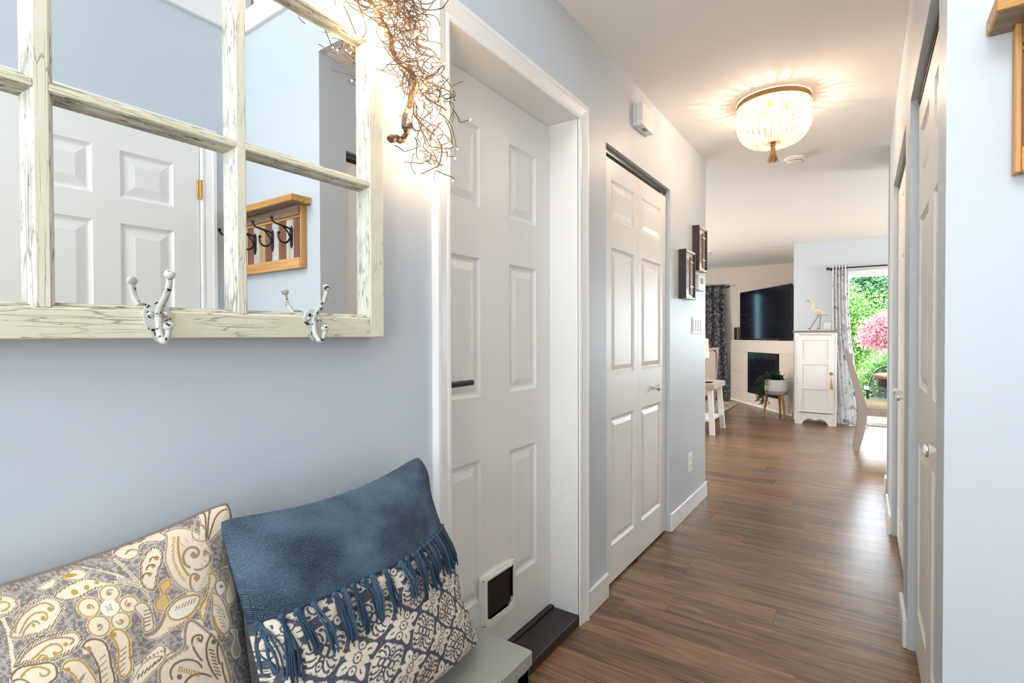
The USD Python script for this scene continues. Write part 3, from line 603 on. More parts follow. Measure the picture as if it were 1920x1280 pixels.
# ------------------------------------------------------------------ cushions
def cushion_surface(c, n, Tf, side, pinch=.075, seed=0, wr=.004, pw=.42, gu=None, gv=None, right=None):
    """A grid (n x n) over one side of a cushion with corners c = TL, TR, BR, BL; side +1 front."""
    c = np.asarray(c, float)
    g = np.linspace(-1, 1, n); u, v = np.meshgrid(g if gu is None else gu, g if gv is None else gv, indexing='xy')          # v = -1 at the top
    uu = u * (1 - np.where(u > 0, right if right else .45 * pinch, .45 * pinch) * (1 - v ** 2)); vv = v * (1 - pinch * (1 - u ** 2))
    a, b = (uu + 1) / 2, (vv + 1) / 2
    rc = 1 - .035 * (np.abs(u) ** 9 * np.abs(v) ** 9); a, b = .5 + (a - .5) * rc, .5 + (b - .5) * rc
    P = ((1 - a) * (1 - b))[..., None] * c[0] + (a * (1 - b))[..., None] * c[1] + (a * b)[..., None] * c[2] + ((1 - a) * b)[..., None] * c[3]
    nrm = np.cross(c[1] - c[3], c[0] - c[2]); nrm /= np.linalg.norm(nrm)
    if nrm[0] < 0: nrm = -nrm
    h = Tf * np.maximum((1 - u ** 2) * (1 - v ** 2), 0) ** pw
    edge = np.maximum(1 - np.abs(u), 1e-6) * np.maximum(1 - np.abs(v), 1e-6)
    w = (meshkit.fbm(np.stack([u * 2.2, v * 2.2, np.full_like(u, seed)], -1), 3, seed) - .5) * wr * 2.2 * np.minimum(1, h / (.3 * Tf + 1e-9))
    return P + nrm * (side * (h + w))[..., None], u, v, nrm
def gridfaces(n, m=None, flip=False):
    m = m or n; i, j = np.meshgrid(np.arange(n - 1), np.arange(m - 1), indexing='ij'); a = (i * m + j).ravel(); b = a + 1; c = a + m; d = c + 1
    F = np.vstack([np.c_[a, c, b], np.c_[b, c, d]])
    return F[:, ::-1] if flip else F
def seg_dist(p, A, Bq):
    d = Bq - A; t = np.clip(((p - A) @ d) / max(d @ d, 1e-12), 0, 1); return np.linalg.norm(p - A - t[:, None] * d, axis=1)
def poly_dist(p, pts, smooth=8):
    Q = spline(pts, smooth * len(pts)) if len(pts) > 2 else np.asarray(pts, float)
    lo, hi = Q.min(0) - 12, Q.max(0) + 12
    out = np.full(len(p), 1e9); idx = np.nonzero(((p > lo) & (p < hi)).all(1))[0]
    if len(idx):
        from scipy.spatial import cKDTree
        S = np.vstack([np.linspace(Q[i], Q[i + 1], 8) for i in range(len(Q) - 1)]); out[idx] = cKDTree(S).query(p[idx])[0]
    return out
def inside(p, pts):
    Q = np.asarray(pts, float); Q = spline(np.vstack([Q, Q[:1]]), 8 * len(Q))
    pg = shapely.Polygon(Q).buffer(0); return shapely.contains_xy(pg, p[:, 0], p[:, 1]), Q
def hexa(h): return np.array(lin(h))

def paisley(q):
    """Woven scrollwork; q in design units (about a millimetre)."""
    mott = meshkit.fbm(np.c_[q / 4.2, np.zeros(len(q))], 4, 3)[:, None]; fine = meshkit.noise(np.c_[q / 1.1, np.ones(len(q))], 8)[:, None]
    g0, g1 = hexa('#7d7672'), hexa('#b3aaa0')
    col = g0 + (g1 - g0) * np.clip((mott - .36) * 3.4 + (fine - .5) * .7, 0, 1)
    cream, gold, brown, taupe, pale = (hexa(x) for x in ('#e6d8be', '#b8934e', '#7d6a52', '#a08d76', '#f0e6d2'))
    def A(pts): return [(x / 3.658, 930 + y / 3.658) for x, y in pts]
    def B(pts): return [(220 + x / 3.556, 920 + y / 3.556) for x, y in pts]
    hatch = (np.sin((q[:, 0] * .9 + q[:, 1] * .5) * 1.55) > -.15)
    def fill(pts, c=cream, rim=None, rw=1.6, rim2=None, rim2c=None):
        nonlocal col
        s, Q = inside(q, pts); col = np.where(s[:, None], c * (.95 + .1 * fine), col)
        d = poly_dist(q, np.vstack([Q[::8], Q[:1]]), 10)
        if rim2 is not None: m = s & (d < rim2) & (d > rw) & hatch; col = np.where(m[:, None], rim2c, col)
        if rim is not None: col = np.where((d < rw)[:, None], rim, col); col = np.where(((d >= rw) & (d < rw + .9) & ~s)[:, None], pale, col)
    def stroke(pts, w, c, dash=False):
        nonlocal col
        d = poly_dist(q, pts); m = d < w
        if dash: m &= hatch
        col = np.where(m[:, None], c, col)
    def dot(x, y, r, c):
        nonlocal col
        col = np.where((np.hypot(q[:, 0] - x, q[:, 1] - y) < r)[:, None], c, col)
    def ticks(pts, w, c, off=0.):
        stroke(pts, w, c, True)
    # left leaves and stem
    stroke(A([(20, 830), (50, 900), (75, 1000), (90, 1100), (110, 1230)]), 4.4, cream); stroke(A([(12, 850), (40, 930), (62, 1030), (80, 1140), (95, 1260)]), 1.4, brown, True)
    fill(A([(95, 900), (105, 840), (160, 760), (250, 690), (330, 655), (385, 660), (435, 720), (400, 840), (330, 920), (230, 965), (150, 985), (100, 990)]), cream, taupe, 1.0, 6, brown)
    for p in ([(110, 940), (150, 820), (250, 730), (330, 710), (372, 745), (345, 768)], [(140, 950), (190, 845), (260, 785), (320, 790), (325, 830), (290, 835)], [(165, 955), (200, 885), (250, 850), (275, 868)]): stroke(A(p), 1.9, gold if p[0][0] == 140 else taupe)
    dot(345 / 3.658, 930 + 752 / 3.658, 4.2, gold); dot(300 / 3.658, 930 + 822 / 3.658, 4.5, gold); dot(235 / 3.658, 930 + 880 / 3.658, 4, gold)
    fill(A([(110, 1200), (150, 1100), (240, 1000), (340, 950), (450, 930), (560, 935), (540, 1020), (470, 1090), (380, 1135), (300, 1155), (200, 1170)]), cream, brown, 1.2, 6.5, brown)
    for p in ([(140, 1170), (220, 1060), (330, 990), (440, 970), (500, 985), (480, 1020)], [(230, 1135), (300, 1065), (390, 1020), (425, 1045), (395, 1090)], [(262, 1145), (310, 1105), (335, 1125)]): stroke(A(p), 2.0, taupe if p[0][0] == 140 else gold)
    for x, y in ((450, 1020), (380, 1090), (310, 1135)): dot(x / 3.658, 930 + y / 3.658, 4.5, gold)
    fill(A([(-60, 650), (0, 640), (60, 635), (120, 660), (140, 710), (110, 770), (50, 810), (-60, 840)]), cream, taupe, 1.2, 6, brown); stroke(A([(-20, 720), (30, 700), (75, 715), (60, 750), (20, 770)]), 2, gold); dot(3, 930 + 675 / 3.658, 4, gold)
    fill(A([(100, 1260), (180, 1190), (270, 1170), (370, 1165), (405, 1210), (380, 1270), (300, 1330), (110, 1330)]), cream, brown, 2.2); stroke(A([(150, 1300), (200, 1220), (300, 1195), (345, 1225), (310, 1255), (285, 1240)]), 2.2, gold)
    fill(A([(375, 660), (430, 600), (520, 545), (620, 520), (700, 545), (790, 560), (890, 570), (760, 585), (650, 605), (560, 660), (480, 690), (410, 680)]), cream, brown, .9, 3.6, brown)
    for x, y, r in ((515, 625, 8), (595, 592, 6.5), (660, 557, 5)): dot(x / 3.658, 930 + y / 3.658, r * .8, gold)
    stroke(A([(590, 425), (700, 470), (800, 510), (880, 560)]), 1.6, cream); stroke(A([(600, 432), (710, 480), (860, 560)]), .9, brown, True)
    fill(A([(420, 505), (500, 465), (570, 445), (605, 480), (590, 510), (500, 525)]), cream, taupe, 1.3); fill(A([(460, 500), (510, 475), (545, 485), (500, 508)]), gold)
    fill(A([(275, 590), (350, 545), (410, 530), (380, 570), (300, 600)]), cream, taupe, 1.0)
    # flower
    cx, cy = 740 / 3.658, 930 + 752 / 3.658
    pet = [(740, 645, 19), (605, 745, 21), (668, 885, 22), (815, 850, 19), (868, 730, 18)]
    for x, y, r in pet: dot(x / 3.658, 930 + y / 3.658, r + 1.2, pale); dot(x / 3.658, 930 + y / 3.658, r, gold)
    for x, y, r in pet: dot(x / 3.658, 930 + y / 3.658, r - 3.4, cream)
    dot(cx, cy, 17, pale)
    for i, (x, y, r) in enumerate(pet):
        X0, Y0 = x / 3.658, 930 + y / 3.658; a0 = i * 1.3
        stroke([(X0 + t * 1.15 * math.cos(a0 + t * .75), Y0 + t * 1.15 * math.sin(a0 + t * .75)) for t in np.linspace(1.2, 7, 8)], 1.5, taupe); dot(X0, Y0, 3.6, gold if i % 2 else taupe)
    for i in range(9): dot(cx + 6.5 * math.cos(i * .7) * (.5 + .5 * (i % 2)), cy + 6.5 * math.sin(i * .7) * (.5 + .5 * (i % 2)), 1.3, brown)
    # hooked drops
    for pts, sp in (([(560, 1040), (600, 990), (680, 985), (735, 1070), (765, 1200), (775, 1330), (720, 1330), (690, 1240), (650, 1150), (620, 1065), (590, 1085)], (600, 1050)), ([(740, 960), (780, 910), (840, 930), (875, 1010), (885, 1120), (870, 1240), (840, 1250), (805, 1120), (785, 1010), (760, 980)], (768, 950)), ([(430, 1200), (470, 1140), (540, 1135), (610, 1200), (650, 1330), (560, 1330), (520, 1235), (470, 1230)], (465, 1205))):
        fill(A(pts), cream, gold if sp[0] != 600 else brown, 2.2)
        top = pts[3:6]
        for i in range(6):
            a = np.array(pts[3]) * (1 - i / 6) + np.array(pts[5]) * i / 6 + [-22, 25]; stroke(A([tuple(a), tuple(a + [-34, 34])]), 1.3, taupe)
        dot(sp[0] / 3.658, 930 + sp[1] / 3.658, 5.5, gold)
    # right-hand part
    fill(B([(0, 360), (100, 310), (220, 270), (325, 248), (330, 272), (230, 300), (150, 335), (130, 385), (40, 410), (0, 385)]), cream, brown, 1.0); stroke(B([(60, 375), (110, 345), (140, 360)]), 1.6, taupe)
    for p in ([(-10, 410), (60, 510), (130, 610), (185, 700), (205, 800)], [(-10, 545), (60, 570), (130, 615)], [(-20, 580), (50, 592), (120, 620)]): stroke(B(p), 3.0, cream); stroke(B(p), 1.5, brown, True)
    fill(B([(240, 335), (282, 380), (275, 460), (245, 550), (205, 660), (165, 640), (135, 560), (140, 450), (180, 380)]), cream, brown, 1.0, 4.2, brown)
    for x, y in ((242, 425), (218, 480), (192, 538)): dot(220 + x / 3.556, 920 + y / 3.556, 4.6, gold); stroke(B([(x - 45, y + 22), (x - 25, y - 8), (x + 5, y - 5)]), 1.4, brown)
    fill(B([(280, 600), (320, 588), (338, 620), (312, 650), (296, 690), (318, 716), (285, 805), (245, 785), (248, 720), (272, 700), (260, 640)]), hexa('#d8bb7c'), gold, 1.6)
    fill(B([(100, 765), (160, 740), (210, 800), (222, 880), (190, 955), (160, 900), (152, 830), (110, 805)]), cream, taupe, 1.6)
    for i in range(5): stroke(B([(165, 800 + 26 * i), (205, 785 + 26 * i)]), 1.2, brown)
    fill(B([(330, 248), (420, 228), (500, 258), (570, 330), (608, 420), (604, 520), (585, 620), (520, 682), (450, 672), (370, 612), (320, 520), (300, 430), (318, 330)]), cream, taupe, 1.3)
    stroke(B([(372, 290), (350, 400), (370, 510), (425, 600)]), 2.6, gold, True); stroke(B([(400, 290), (388, 400), (410, 500), (450, 565)]), 2.3, gold)
    stroke(B([(455, 510), (417, 455), (440, 390), (500, 378), (524, 415), (500, 445), (475, 428)]), 2.6, taupe); dot(220 + 488 / 3.556, 920 + 424 / 3.556, 5, taupe)
    stroke(B([(490, 530), (560, 520), (598, 450), (570, 410), (560, 440)]), 2.2, taupe); dot(220 + 578 / 3.556, 920 + 430 / 3.556, 4.5, gold)
    stroke(B([(480, 670), (460, 610), (480, 560), (515, 575), (500, 605)]), 2.2, taupe); dot(220 + 495 / 3.556, 920 + 588 / 3.556, 4.3, gold)
    for i in range(9): a = -2.4 + i * .42; stroke(B([(490 + 82 * math.cos(a), 425 + 95 * math.sin(a)), (490 + 112 * math.cos(a), 425 + 128 * math.sin(a))]), 1.4, hexa('#cdbfa8'))
    for i in range(8): stroke(B([(520 + 10 * i, 660 - 20 * i), (545 + 9 * i, 655 - 22 * i)]), 1.0, hexa('#c5b197'))
    fill(B([(160, 955), (230, 930), (290, 830), (340, 740), (420, 690), (520, 688), (545, 720), (505, 800), (440, 880), (330, 940), (240, 992), (180, 985)]), cream, taupe, 1.0)
    stroke(B([(175, 965), (240, 940), (300, 835), (350, 750), (430, 700)]), 3.2, taupe); stroke(B([(330, 925), (430, 880), (500, 800)]), 3.2, gold, True)
    fill(B([(318, 812), (370, 740), (450, 708), (532, 720), (490, 805), (400, 862), (330, 852)]), pale, gold, 1.8)
    for i in range(7): stroke(B([(370 + 20 * i, 800 - 8 * i), (378 + 20 * i, 775 - 9 * i)]), 1.1, taupe)
    fill(B([(602, 690), (660, 720), (706, 780), (724, 870), (705, 975), (650, 950), (612, 850)]), cream, taupe, 1.6); stroke(B([(622, 850), (650, 930), (690, 965)]), 2.4, gold); stroke(B([(620, 770), (665, 790), (695, 860)]), 1.7, gold, True)
    for i in range(6): stroke(B([(640 + 6 * i, 800 + 22 * i), (672 + 5 * i, 812 + 20 * i)]), 1.0, taupe)
    fill(B([(590, 560), (640, 570), (622, 660), (580, 770), (540, 872), (528, 850), (560, 740), (585, 650)]), cream, gold, 1.2, 3, gold)
    fill(B([(645, 620), (690, 618), (706, 670), (680, 718), (645, 690)]), pale, taupe, 1.8); dot(220 + 676 / 3.556, 920 + 655 / 3.556, 3.6, taupe)
    fill(B([(690, 540), (720, 520), (750, 580), (790, 700), (770, 760), (715, 770), (720, 660)]), cream, taupe, 1.4)
    fill(B([(430, 1000), (470, 885), (545, 878), (565, 940), (612, 935), (655, 1010), (705, 1120), (730, 1340), (300, 1340), (288, 1160), (340, 1090), (440, 1068)]), cream, taupe, 2.6)
    for p in ([(545, 1130), (490, 1060), (488, 980), (530, 968), (532, 1010)], [(602, 960), (570, 1050), (592, 1150), (655, 1245)], [(352, 1255), (348, 1180), (430, 1130), (545, 1175)], [(430, 1290), (480, 1232), (610, 1232)], [(650, 1010), (655, 1110), (668, 1150)], [(685, 1145), (700, 1220), (730, 1290)]): stroke(B(p), 2.0, brown)
    dot(220 + 400 / 3.556, 920 + 1240 / 3.556, 5, brown); dot(220 + 515 / 3.556, 920 + 995 / 3.556, 4, brown); dot(220 + 618 / 3.556, 920 + 1010 / 3.556, 5, brown)
    for i in range(9): stroke(B([(400 + 16 * i, 1175 + 4 * i), (396 + 16 * i, 1205 + 4 * i)]), 1.3, gold)
    for i in range(8): stroke(B([(320 + 26 * i, 1150 - 18 * i), (330 + 26 * i, 1125 - 18 * i)]), 1.3, hexa('#cbb89d'))
    for i in range(8): stroke(B([(590 + 8 * i, 1060 + 22 * i), (620 + 8 * i, 1068 + 22 * i)]), 1.4, brown)
    fill(B([(100, 1170), (200, 1090), (310, 1048), (332, 1070), (250, 1125), (120, 1260)]), cream, brown, 1.0)
    for i in range(7): stroke(B([(150 + 24 * i, 1165 - 14 * i), (160 + 24 * i, 1135 - 13 * i)]), 1.3, brown)
    fill(B([(40, 1330), (160, 1190), (290, 1090), (280, 1160), (200, 1230), (110, 1330)]), cream, taupe, 1.1)
    for i in range(7): stroke(B([(130 + 22 * i, 1260 - 20 * i), (140 + 24 * i, 1228 - 20 * i)]), 1.4, brown)
    fill(B([(560, 170), (600, 90), (680, 60), (750, 68), (785, 130), (775, 205), (640, 310), (590, 345)]), cream, taupe, 1.3)
    for p in ([(582, 330), (592, 210), (612, 100)], [(592, 320), (615, 190), (660, 110), (730, 85)], [(600, 330), (640, 230), (700, 150), (760, 130)]): stroke(B(p), 1.7, brown)
    for i in range(6): stroke(B([(480 + 14 * i, 190 - 10 * i), (575, 235 + 4 * i)]), 1.0, brown)
    fill(B([(745, 940), (790, 930), (800, 1000), (830, 1060), (800, 1110), (760, 1060), (775, 1000)]), hexa('#b9b0a4'), cream, 1.2)
    # beyond the part in view: scattered echoes of the drops
    for k in range(14):
        x, y = 40 + (k * 97) % 430, 1300 + (k * 53) % 330
        s = 20 + 9 * (k % 3); a = k * 1.7
        fill([(x + s * math.cos(a + t) * (1.2 if abs(t) < 1 else .7), y + s * math.sin(a + t) * .9) for t in np.linspace(-2.8, 2.8, 9)], cream, gold if k % 2 else brown, 1.8); dot(x, y, 6, gold)
        x, y = -60 - (k * 61) % 330, 1130 + (k * 83) % 420
        fill([(x + s * math.cos(a + t) * (1.2 if abs(t) < 1 else .7), y + s * math.sin(a + t) * .9) for t in np.linspace(-2.8, 2.8, 9)], cream, brown if k % 2 else gold, 1.8); dot(x, y, 6, taupe)
    thread = .93 + .14 * meshkit.noise(np.c_[q * [1.6, .8], np.full(len(q), 5.)], 4)[:, None]
    return col * thread

def medallion(x, y):
    """Block print of oval medallions and star flowers (1 = cream, 0 = navy); x, y in cm on the cloth."""
    S = 6.0
    gx, gy = np.round(x / S), np.round(y / S); a, b = (x - gx * S) / (S / 2), (y - gy * S) / (S / 2)
    odd = ((gx + gy) % 2 != 0); out = np.zeros_like(x)
    def seg(px, py, P, w):
        P = spline(np.array(P, float), 14) if len(P) > 2 else np.array(P, float); m = np.zeros(len(px), bool); p = np.c_[px, py]
        for A, Bq in zip(P[:-1], P[1:]): m |= seg_dist(p, A, Bq) < w
        return m
    # medallion: the oval fills its cell and is cut by the lattice lines
    k = ~odd; px, py = a[k], b[k]; ax, ay = np.abs(px), np.abs(py)
    el = (px / 1.02) ** 2 + (py / 1.22) ** 2
    v = (el < 1).astype(float)
    nav = np.zeros(len(px), bool)
    nav |= (np.hypot(px, py) < .29) & (np.hypot(px, py) > .17)
    nav |= (np.hypot(ax - .36, py) < .26) & (np.hypot(ax - .36, py) > .15)
    nav |= seg(ax, ay, [(.10, .30), (.22, .62), (.47, .80), (.62, .78)], .05)
    nav |= seg(ax, ay, [(.28, .34), (.48, .52), (.70, .56), (.80, .50)], .048)
    nav |= seg(ax, ay, [(.56, .18), (.74, .26), (.86, .24)], .045)
    nav |= (np.hypot(ax - .60, ay - .77) < .10) | (np.hypot(ax - .81, ay - .5) < .09)
    tear = np.hypot(px / .17, (ay - .62) / .26)
    nav |= (tear < 1.0) & (tear > .62); nav |= np.hypot(px, ay - .62) < .06
    nav |= (np.abs(px) < .28) & (ay > .93) & (ay < 1.08 - .25 * np.abs(np.sin(px * 22)) * .5) & (np.sin(px * 22) > -.2)
    nav |= (el > .80) & (el < .9) & (np.sin(np.arctan2(py, px) * 22) > .55) & (ay > .45)
    v[nav] = 0; out[k] = v
    # star flower
    k = odd; px, py = a[k], b[k]; ax, ay = np.abs(px), np.abs(py); r = np.hypot(px, py); th = np.arctan2(py, px)
    v = np.zeros(len(px))
    d1, d2 = (ax + ay) / math.sqrt(2), (ax - ay) / math.sqrt(2)
    v[(d1 > .26) & (d1 < 1.18) & (np.abs(d2) < .27 * np.sin(np.clip((d1 - .2) / 1.02, 0, 1) * np.pi) ** .8)] = 1
    v[(np.abs(d2) < .045) & (d1 > .62) & (d1 < .86)] = 0
    for q, w in ((ax, ay), (ay, ax)):
        v[(q > .24) & (q < .80) & (w < .20 * np.sin(np.clip((q - .2) / .62, 0, 1) * np.pi) ** .7)] = 1
    for (x0, y0) in ((.0, .60), (.60, .0)):
        rr = np.hypot(ax - x0, ay - y0) if y0 else np.hypot(ax - x0, ay)
        if y0: v[rr < .20] = 1; v[rr < .065] = 0; v[(rr > .20) & (rr < .27)] = 0
    v[r < .21] = 1; v[r < .07] = 0; v[(r > .21) & (r < .27)] = 0
    for s in (.92,):
        for (x0, y0) in ((s, .0),): rr = np.hypot(ax - x0, ay - y0); v[rr < .09] = 1
    out[k] = v
    return out

# paisley cushion
cL = np.array([(-.865, -.055, .888), (-.858, .424, .903), (-.755, .432, .468), (-.745, -.05, .468)])
pl = thing('throw_cushion', 'grey and cream scrollwork cushion, left one on the bench', 'cushion', (-.78, .19, .46))
gu_ = np.r_[np.linspace(-1, -.42, 50)[:-1], np.linspace(-.42, 1, 430)]; gv_ = np.r_[np.linspace(-1, .42, 400)[:-1], np.linspace(.42, 1, 50)]
P, u, v, nr = cushion_surface(cL, 0, .085, 1, .12, 2, .006, gu=gu_, gv=gv_)
HL_ = [[493.5436, 76.3756, 159.323], [231.3548, 409.6795, 1417.2701], [0.3659, 0.0512, 1.0]]
HL = np.array(HL_)
uvw = np.c_[u.ravel(), v.ravel(), np.ones(u.size)] @ HL.T; q = uvw[:, :2] / uvw[:, 2:]
part(pl, 'front_cover', (P.reshape(-1, 3), gridfaces(len(gv_), len(gu_))), 'tinted_fabric', smooth=True, colors=paisley(q))
Pb, ub, vb, _ = cushion_surface(cL, 40, .045, -1, .12, 2, .002)
part(pl, 'back_cover', (Pb.reshape(-1, 3), gridfaces(40, flip=True)), 'cream_fabric', smooth=True)
e = np.linspace(-1, 1, 60); ones = np.ones(60)
def rim(c, pinch):
    t = []
    for uu, vv in ((e, -ones), (ones, e), (-e, ones), (-ones, -e)):
        a = (uu * (1 - .45 * pinch * (1 - vv ** 2)) + 1) / 2; b = (vv * (1 - pinch * (1 - uu ** 2)) + 1) / 2; rc = 1 - .035 * (np.abs(uu) ** 9 * np.abs(vv) ** 9); a, b = .5 + (a - .5) * rc, .5 + (b - .5) * rc
        t.append((((1 - a) * (1 - b))[:, None] * c[0] + (a * (1 - b))[:, None] * c[1] + (a * b)[:, None] * c[2] + ((1 - a) * b)[:, None] * c[3])[:-1])
    return np.vstack(t)
part(pl, 'piping', tube(rim(cL, .12), .0034, 8, closed=True), 'cushion_cord', label='grey corded piping')

# blue cushion with the fringed flap
plain('blue_thread', '#263a4d', .85, bump=.4, scale=500)
plain('blue_thread_light', '#3b5165', .85, bump=.4, scale=500)
cR = np.array([(-.80, .372, .897), (-.862, .858, .892), (-.722, .912, .464), (-.655, .392, .466)])
pr = thing('throw_cushion', 'blue woven cushion with fringe and navy block print, right one on the bench', 'cushion', (-.74, .64, .46))
n = 430
TH = .098
P, u, v, nr = cushion_surface(cR, n, TH, 1, .125, 7, .014, right=.17)
x, y = (u * 22.5).ravel(), (v * 22.5).ravel()
rot = math.radians(-42); xr, yr = x * math.cos(rot) - y * math.sin(rot), x * math.sin(rot) + y * math.cos(rot)
wob = meshkit.fbm(np.c_[x * .35, y * .35, np.zeros(n * n)], 2, 6) - .5
val = medallion(xr + wob * .5, yr + wob * .4)
fb = meshkit.fbm(np.c_[x * 4, y * 4, np.zeros(n * n)], 2, 4); val = np.clip(val + (fb - .5) * .35, 0, 1)[:, None]
warm = meshkit.noise(np.c_[x * .5, y * .5, np.ones(n * n)], 9)[:, None]
cm = hexa('#e2d7c6') * (1 - warm * .35) + hexa('#dcc7a6') * warm * .35
part(pr, 'front_cover', (P.reshape(-1, 3), gridfaces(n)), 'tinted_fabric', smooth=True, colors=np.where((v.ravel() < -.33)[:, None], hexa('#2c3f52'), hexa('#484a58') * (1 - val) + cm * val))
Pb, ub, vb, _ = cushion_surface(cR, 40, .045, -1, .125, 7, .002, right=.17)
part(pr, 'back_cover', (Pb.reshape(-1, 3), gridfaces(40, flip=True)), 'blue_thread', smooth=True)
VH = -.30                                                              # the hem of the blue flap
nv, nu = 260, 430
gv = np.linspace(-1, VH, nv)
def on_cushion(uq, vq, lift):
    """Points of the blue cushion's front at (u, v), lifted off the cloth."""
    from scipy.interpolate import RegularGridInterpolator
    g = np.linspace(-1, 1, n); f = RegularGridInterpolator((g, g), P, bounds_error=False, fill_value=None)
    return f(np.c_[np.clip(vq, -1, 1), np.clip(uq, -1, 1)]) + nr * np.asarray(lift)[..., None]
U2, V2 = np.meshgrid(np.linspace(-1, 1, nu), gv, indexing='xy')
ed = np.clip((1 - np.abs(U2)) * 14, 0, 1) * np.clip((V2 + 1) * 14, 0, 1)
Pf = on_cushion(U2.ravel(), V2.ravel(), .0014 + .0018 * ed.ravel())
x2, y2 = U2.ravel() * 225, V2.ravel() * 225
wx, wy = x2 + 1.2 * (meshkit.noise(np.c_[x2 * .05, y2 * .05, x2 * 0], 1) - .5), y2
weave = np.clip(np.cos(wx * 2 * np.pi / 4.4 + np.pi * np.floor(wy / 2.0)) * np.cos(wy * 2 * np.pi / 4.0) * .8 + .25, 0, 1)
dye = meshkit.fbm(np.c_[x2 * .014, y2 * .02, x2 * 0], 4, 12); slub = meshkit.noise(np.c_[x2 * .8, y2 * .06, x2 * 0], 15); sp = meshkit.noise(np.c_[x2 * .45, y2 * .45, x2 * 0], 19)
base = hexa('#1f2e40') * (1 - np.clip((dye - .3) * 2.2, 0, 1))[:, None] + hexa('#4a5e72') * np.clip((dye - .3) * 2.2, 0, 1)[:, None]
hl = (weave * np.clip((sp - .25) * 1.4, 0, 1) * (.45 + .5 * slub))[:, None]
cf = base
part(pr, 'blue_flap', (Pf.reshape(-1, 3), gridfaces(nv, nu)), 'woven_blue', smooth=True, colors=cf, extra=np.c_[x2, y2, x2 * 0], label='faded blue woven upper flap')
Pbf = Pb.reshape(40, 40, 3)[:14] - nr * .002
hem = on_cushion(np.linspace(-1, 1, 90), np.full(90, VH), np.full(90, .0028))
part(pr, 'hem', tube(hem + (meshkit.noise(hem * 300, 2)[:, None] - .5) * .002, .0026, 6), 'blue_thread')
rt = random.Random(21)
for k in range(27):
    uc = -.985 + 1.97 * k / 26 + rt.uniform(-.012, .012); L = rt.uniform(.29, .40); sk = rt.uniform(-.07, .05); strands = []
    if k in (4, 11): continue
    for s in range(9):
        sp_ = rt.uniform(-.028, .028); tt = np.linspace(0, 1, 9); LL = L * rt.uniform(.82, 1.05)
        uu = uc + sk * tt + sp_ * np.sin(tt * 2.2) + rt.uniform(-.006, .006) * np.sin(tt * 6 + s)
        pp = on_cushion(np.clip(uu, -1.0, 1.0), VH + .01 + LL * tt, .004 + .005 * np.sin(tt * 2.6) + .002 * (s % 3))
        pp += np.c_[np.zeros(9), np.where(np.abs(uu) > 1, (uu - np.clip(uu, -1, 1)) * .23, 0), -.004 * tt]
        strands.append(tube(spline(pp, 14), np.linspace(.0019, .0015, 14), 5))
    tp = part(pr, 'tassel', strands, 'blue_thread' if k % 3 else 'blue_thread_light')
    part(tp, 'knot', ball(on_cushion(np.array([uc]), np.array([VH + .015]), np.array([.005]))[0], .0045, 2, (1, 1.3, 1)), 'blue_thread_light')

# ------------------------------------------------------------------ reclaimed-wood coat rack on the far right (and in the mirror)
cr = thing('coat_rack', 'reclaimed wood coat rack with shelf top and black iron hooks on the right wall', 'coat rack', (.53, YW, 1.476))
YF = YW - .03
part(cr, 'shelf', box(.196, .88, YW - .098, YW, 1.758, 1.787, .002), 'pine', label='pine shelf board'); part(cr, 'shelf_underside', box(.202, .874, YW - .093, YW, 1.756, 1.7585), 'barn_gray', smooth=False)
part(cr, 'back_board', box(.24, .83, YW - .014, YW, 1.478, 1.757), 'barn_gray', smooth=False)
part(cr, 'end_stile', box(.234, .2432, YF, YW, 1.476, 1.757, .0015), 'pine_z'); part(cr, 'end_stile', box(.812, .836, YF, YW, 1.476, 1.757, .0015), 'pine_z')
part(cr, 'top_rail', box(.2432, .812, YF - .006, YW - .014, 1.715, 1.757, .002), 'barn_gray'); part(cr, 'moulding', box(.2432, .818, YF + .002, YW - .014, 1.704, 1.715, .002), 'pine')
part(cr, 'bottom_rail', box(.2432, .812, YF - .004, YW - .014, 1.476, 1.524, .002), 'pine')
xs = .2432; i = 0
for w, m in ((.058, 'barn_brown'), (.058, 'barn_white'), (.062, 'barn_brown'), (.056, 'barn_white'), (.06, 'barn_brown'), (.05, 'barn_tan'), (.056, 'barn_white'), (.055, 'barn_brown'), (.05, 'barn_white'), (.045, 'barn_brown')):
    part(cr, 'slat', box(xs + .0006, xs + w - .0006, YW - .022 - .0015 * (i % 2), YW - .014, 1.524, 1.704, .001), m, smooth=False); xs += w; i += 1
for xk in (.315, .47, .625, .775):
    yb = YW - .023
    up = spline([(0, 0, .03), (0, -.02, .036), (0, -.06, .044), (0, -.088, .052), (0, -.097, .066)], 20); lo = spline([(0, -.002, .012), (0, -.014, -.018), (0, -.034, -.034), (0, -.056, -.028), (0, -.066, -.008), (0, -.064, .004)], 22); br = spline([(0, -.05, .042), (0, -.03, .028), (0, -.014, .006), (0, -.01, -.012)], 12)
    arms = join(tube(up, np.linspace(.005, .0036, 20), 8), tube(lo, np.linspace(.005, .0038, 22), 8), tube(br, .0036, 8)); arms.apply_translation((xk, yb, 1.625))
    hk = part(cr, 'rack_hook', arms, 'black_iron', label='black iron double hook')
    bp = prism(shapely.Polygon([(0, -.052), (-.009, -.036), (-.010, .03), (-.006, .044), (0, .05), (.006, .044), (.010, .03), (.009, -.036)]), .005, 'xz', 0); bp.apply_translation((xk, yb - .005, 1.622)); part(hk, 'backplate', bp, 'black_iron')
    part(hk, 'hook_ball', ball((xk, yb - .097, 1.694), .0075, 2), 'black_iron'); part(hk, 'hook_ball', ball((xk, yb - .064, 1.632), .007, 2), 'black_iron')

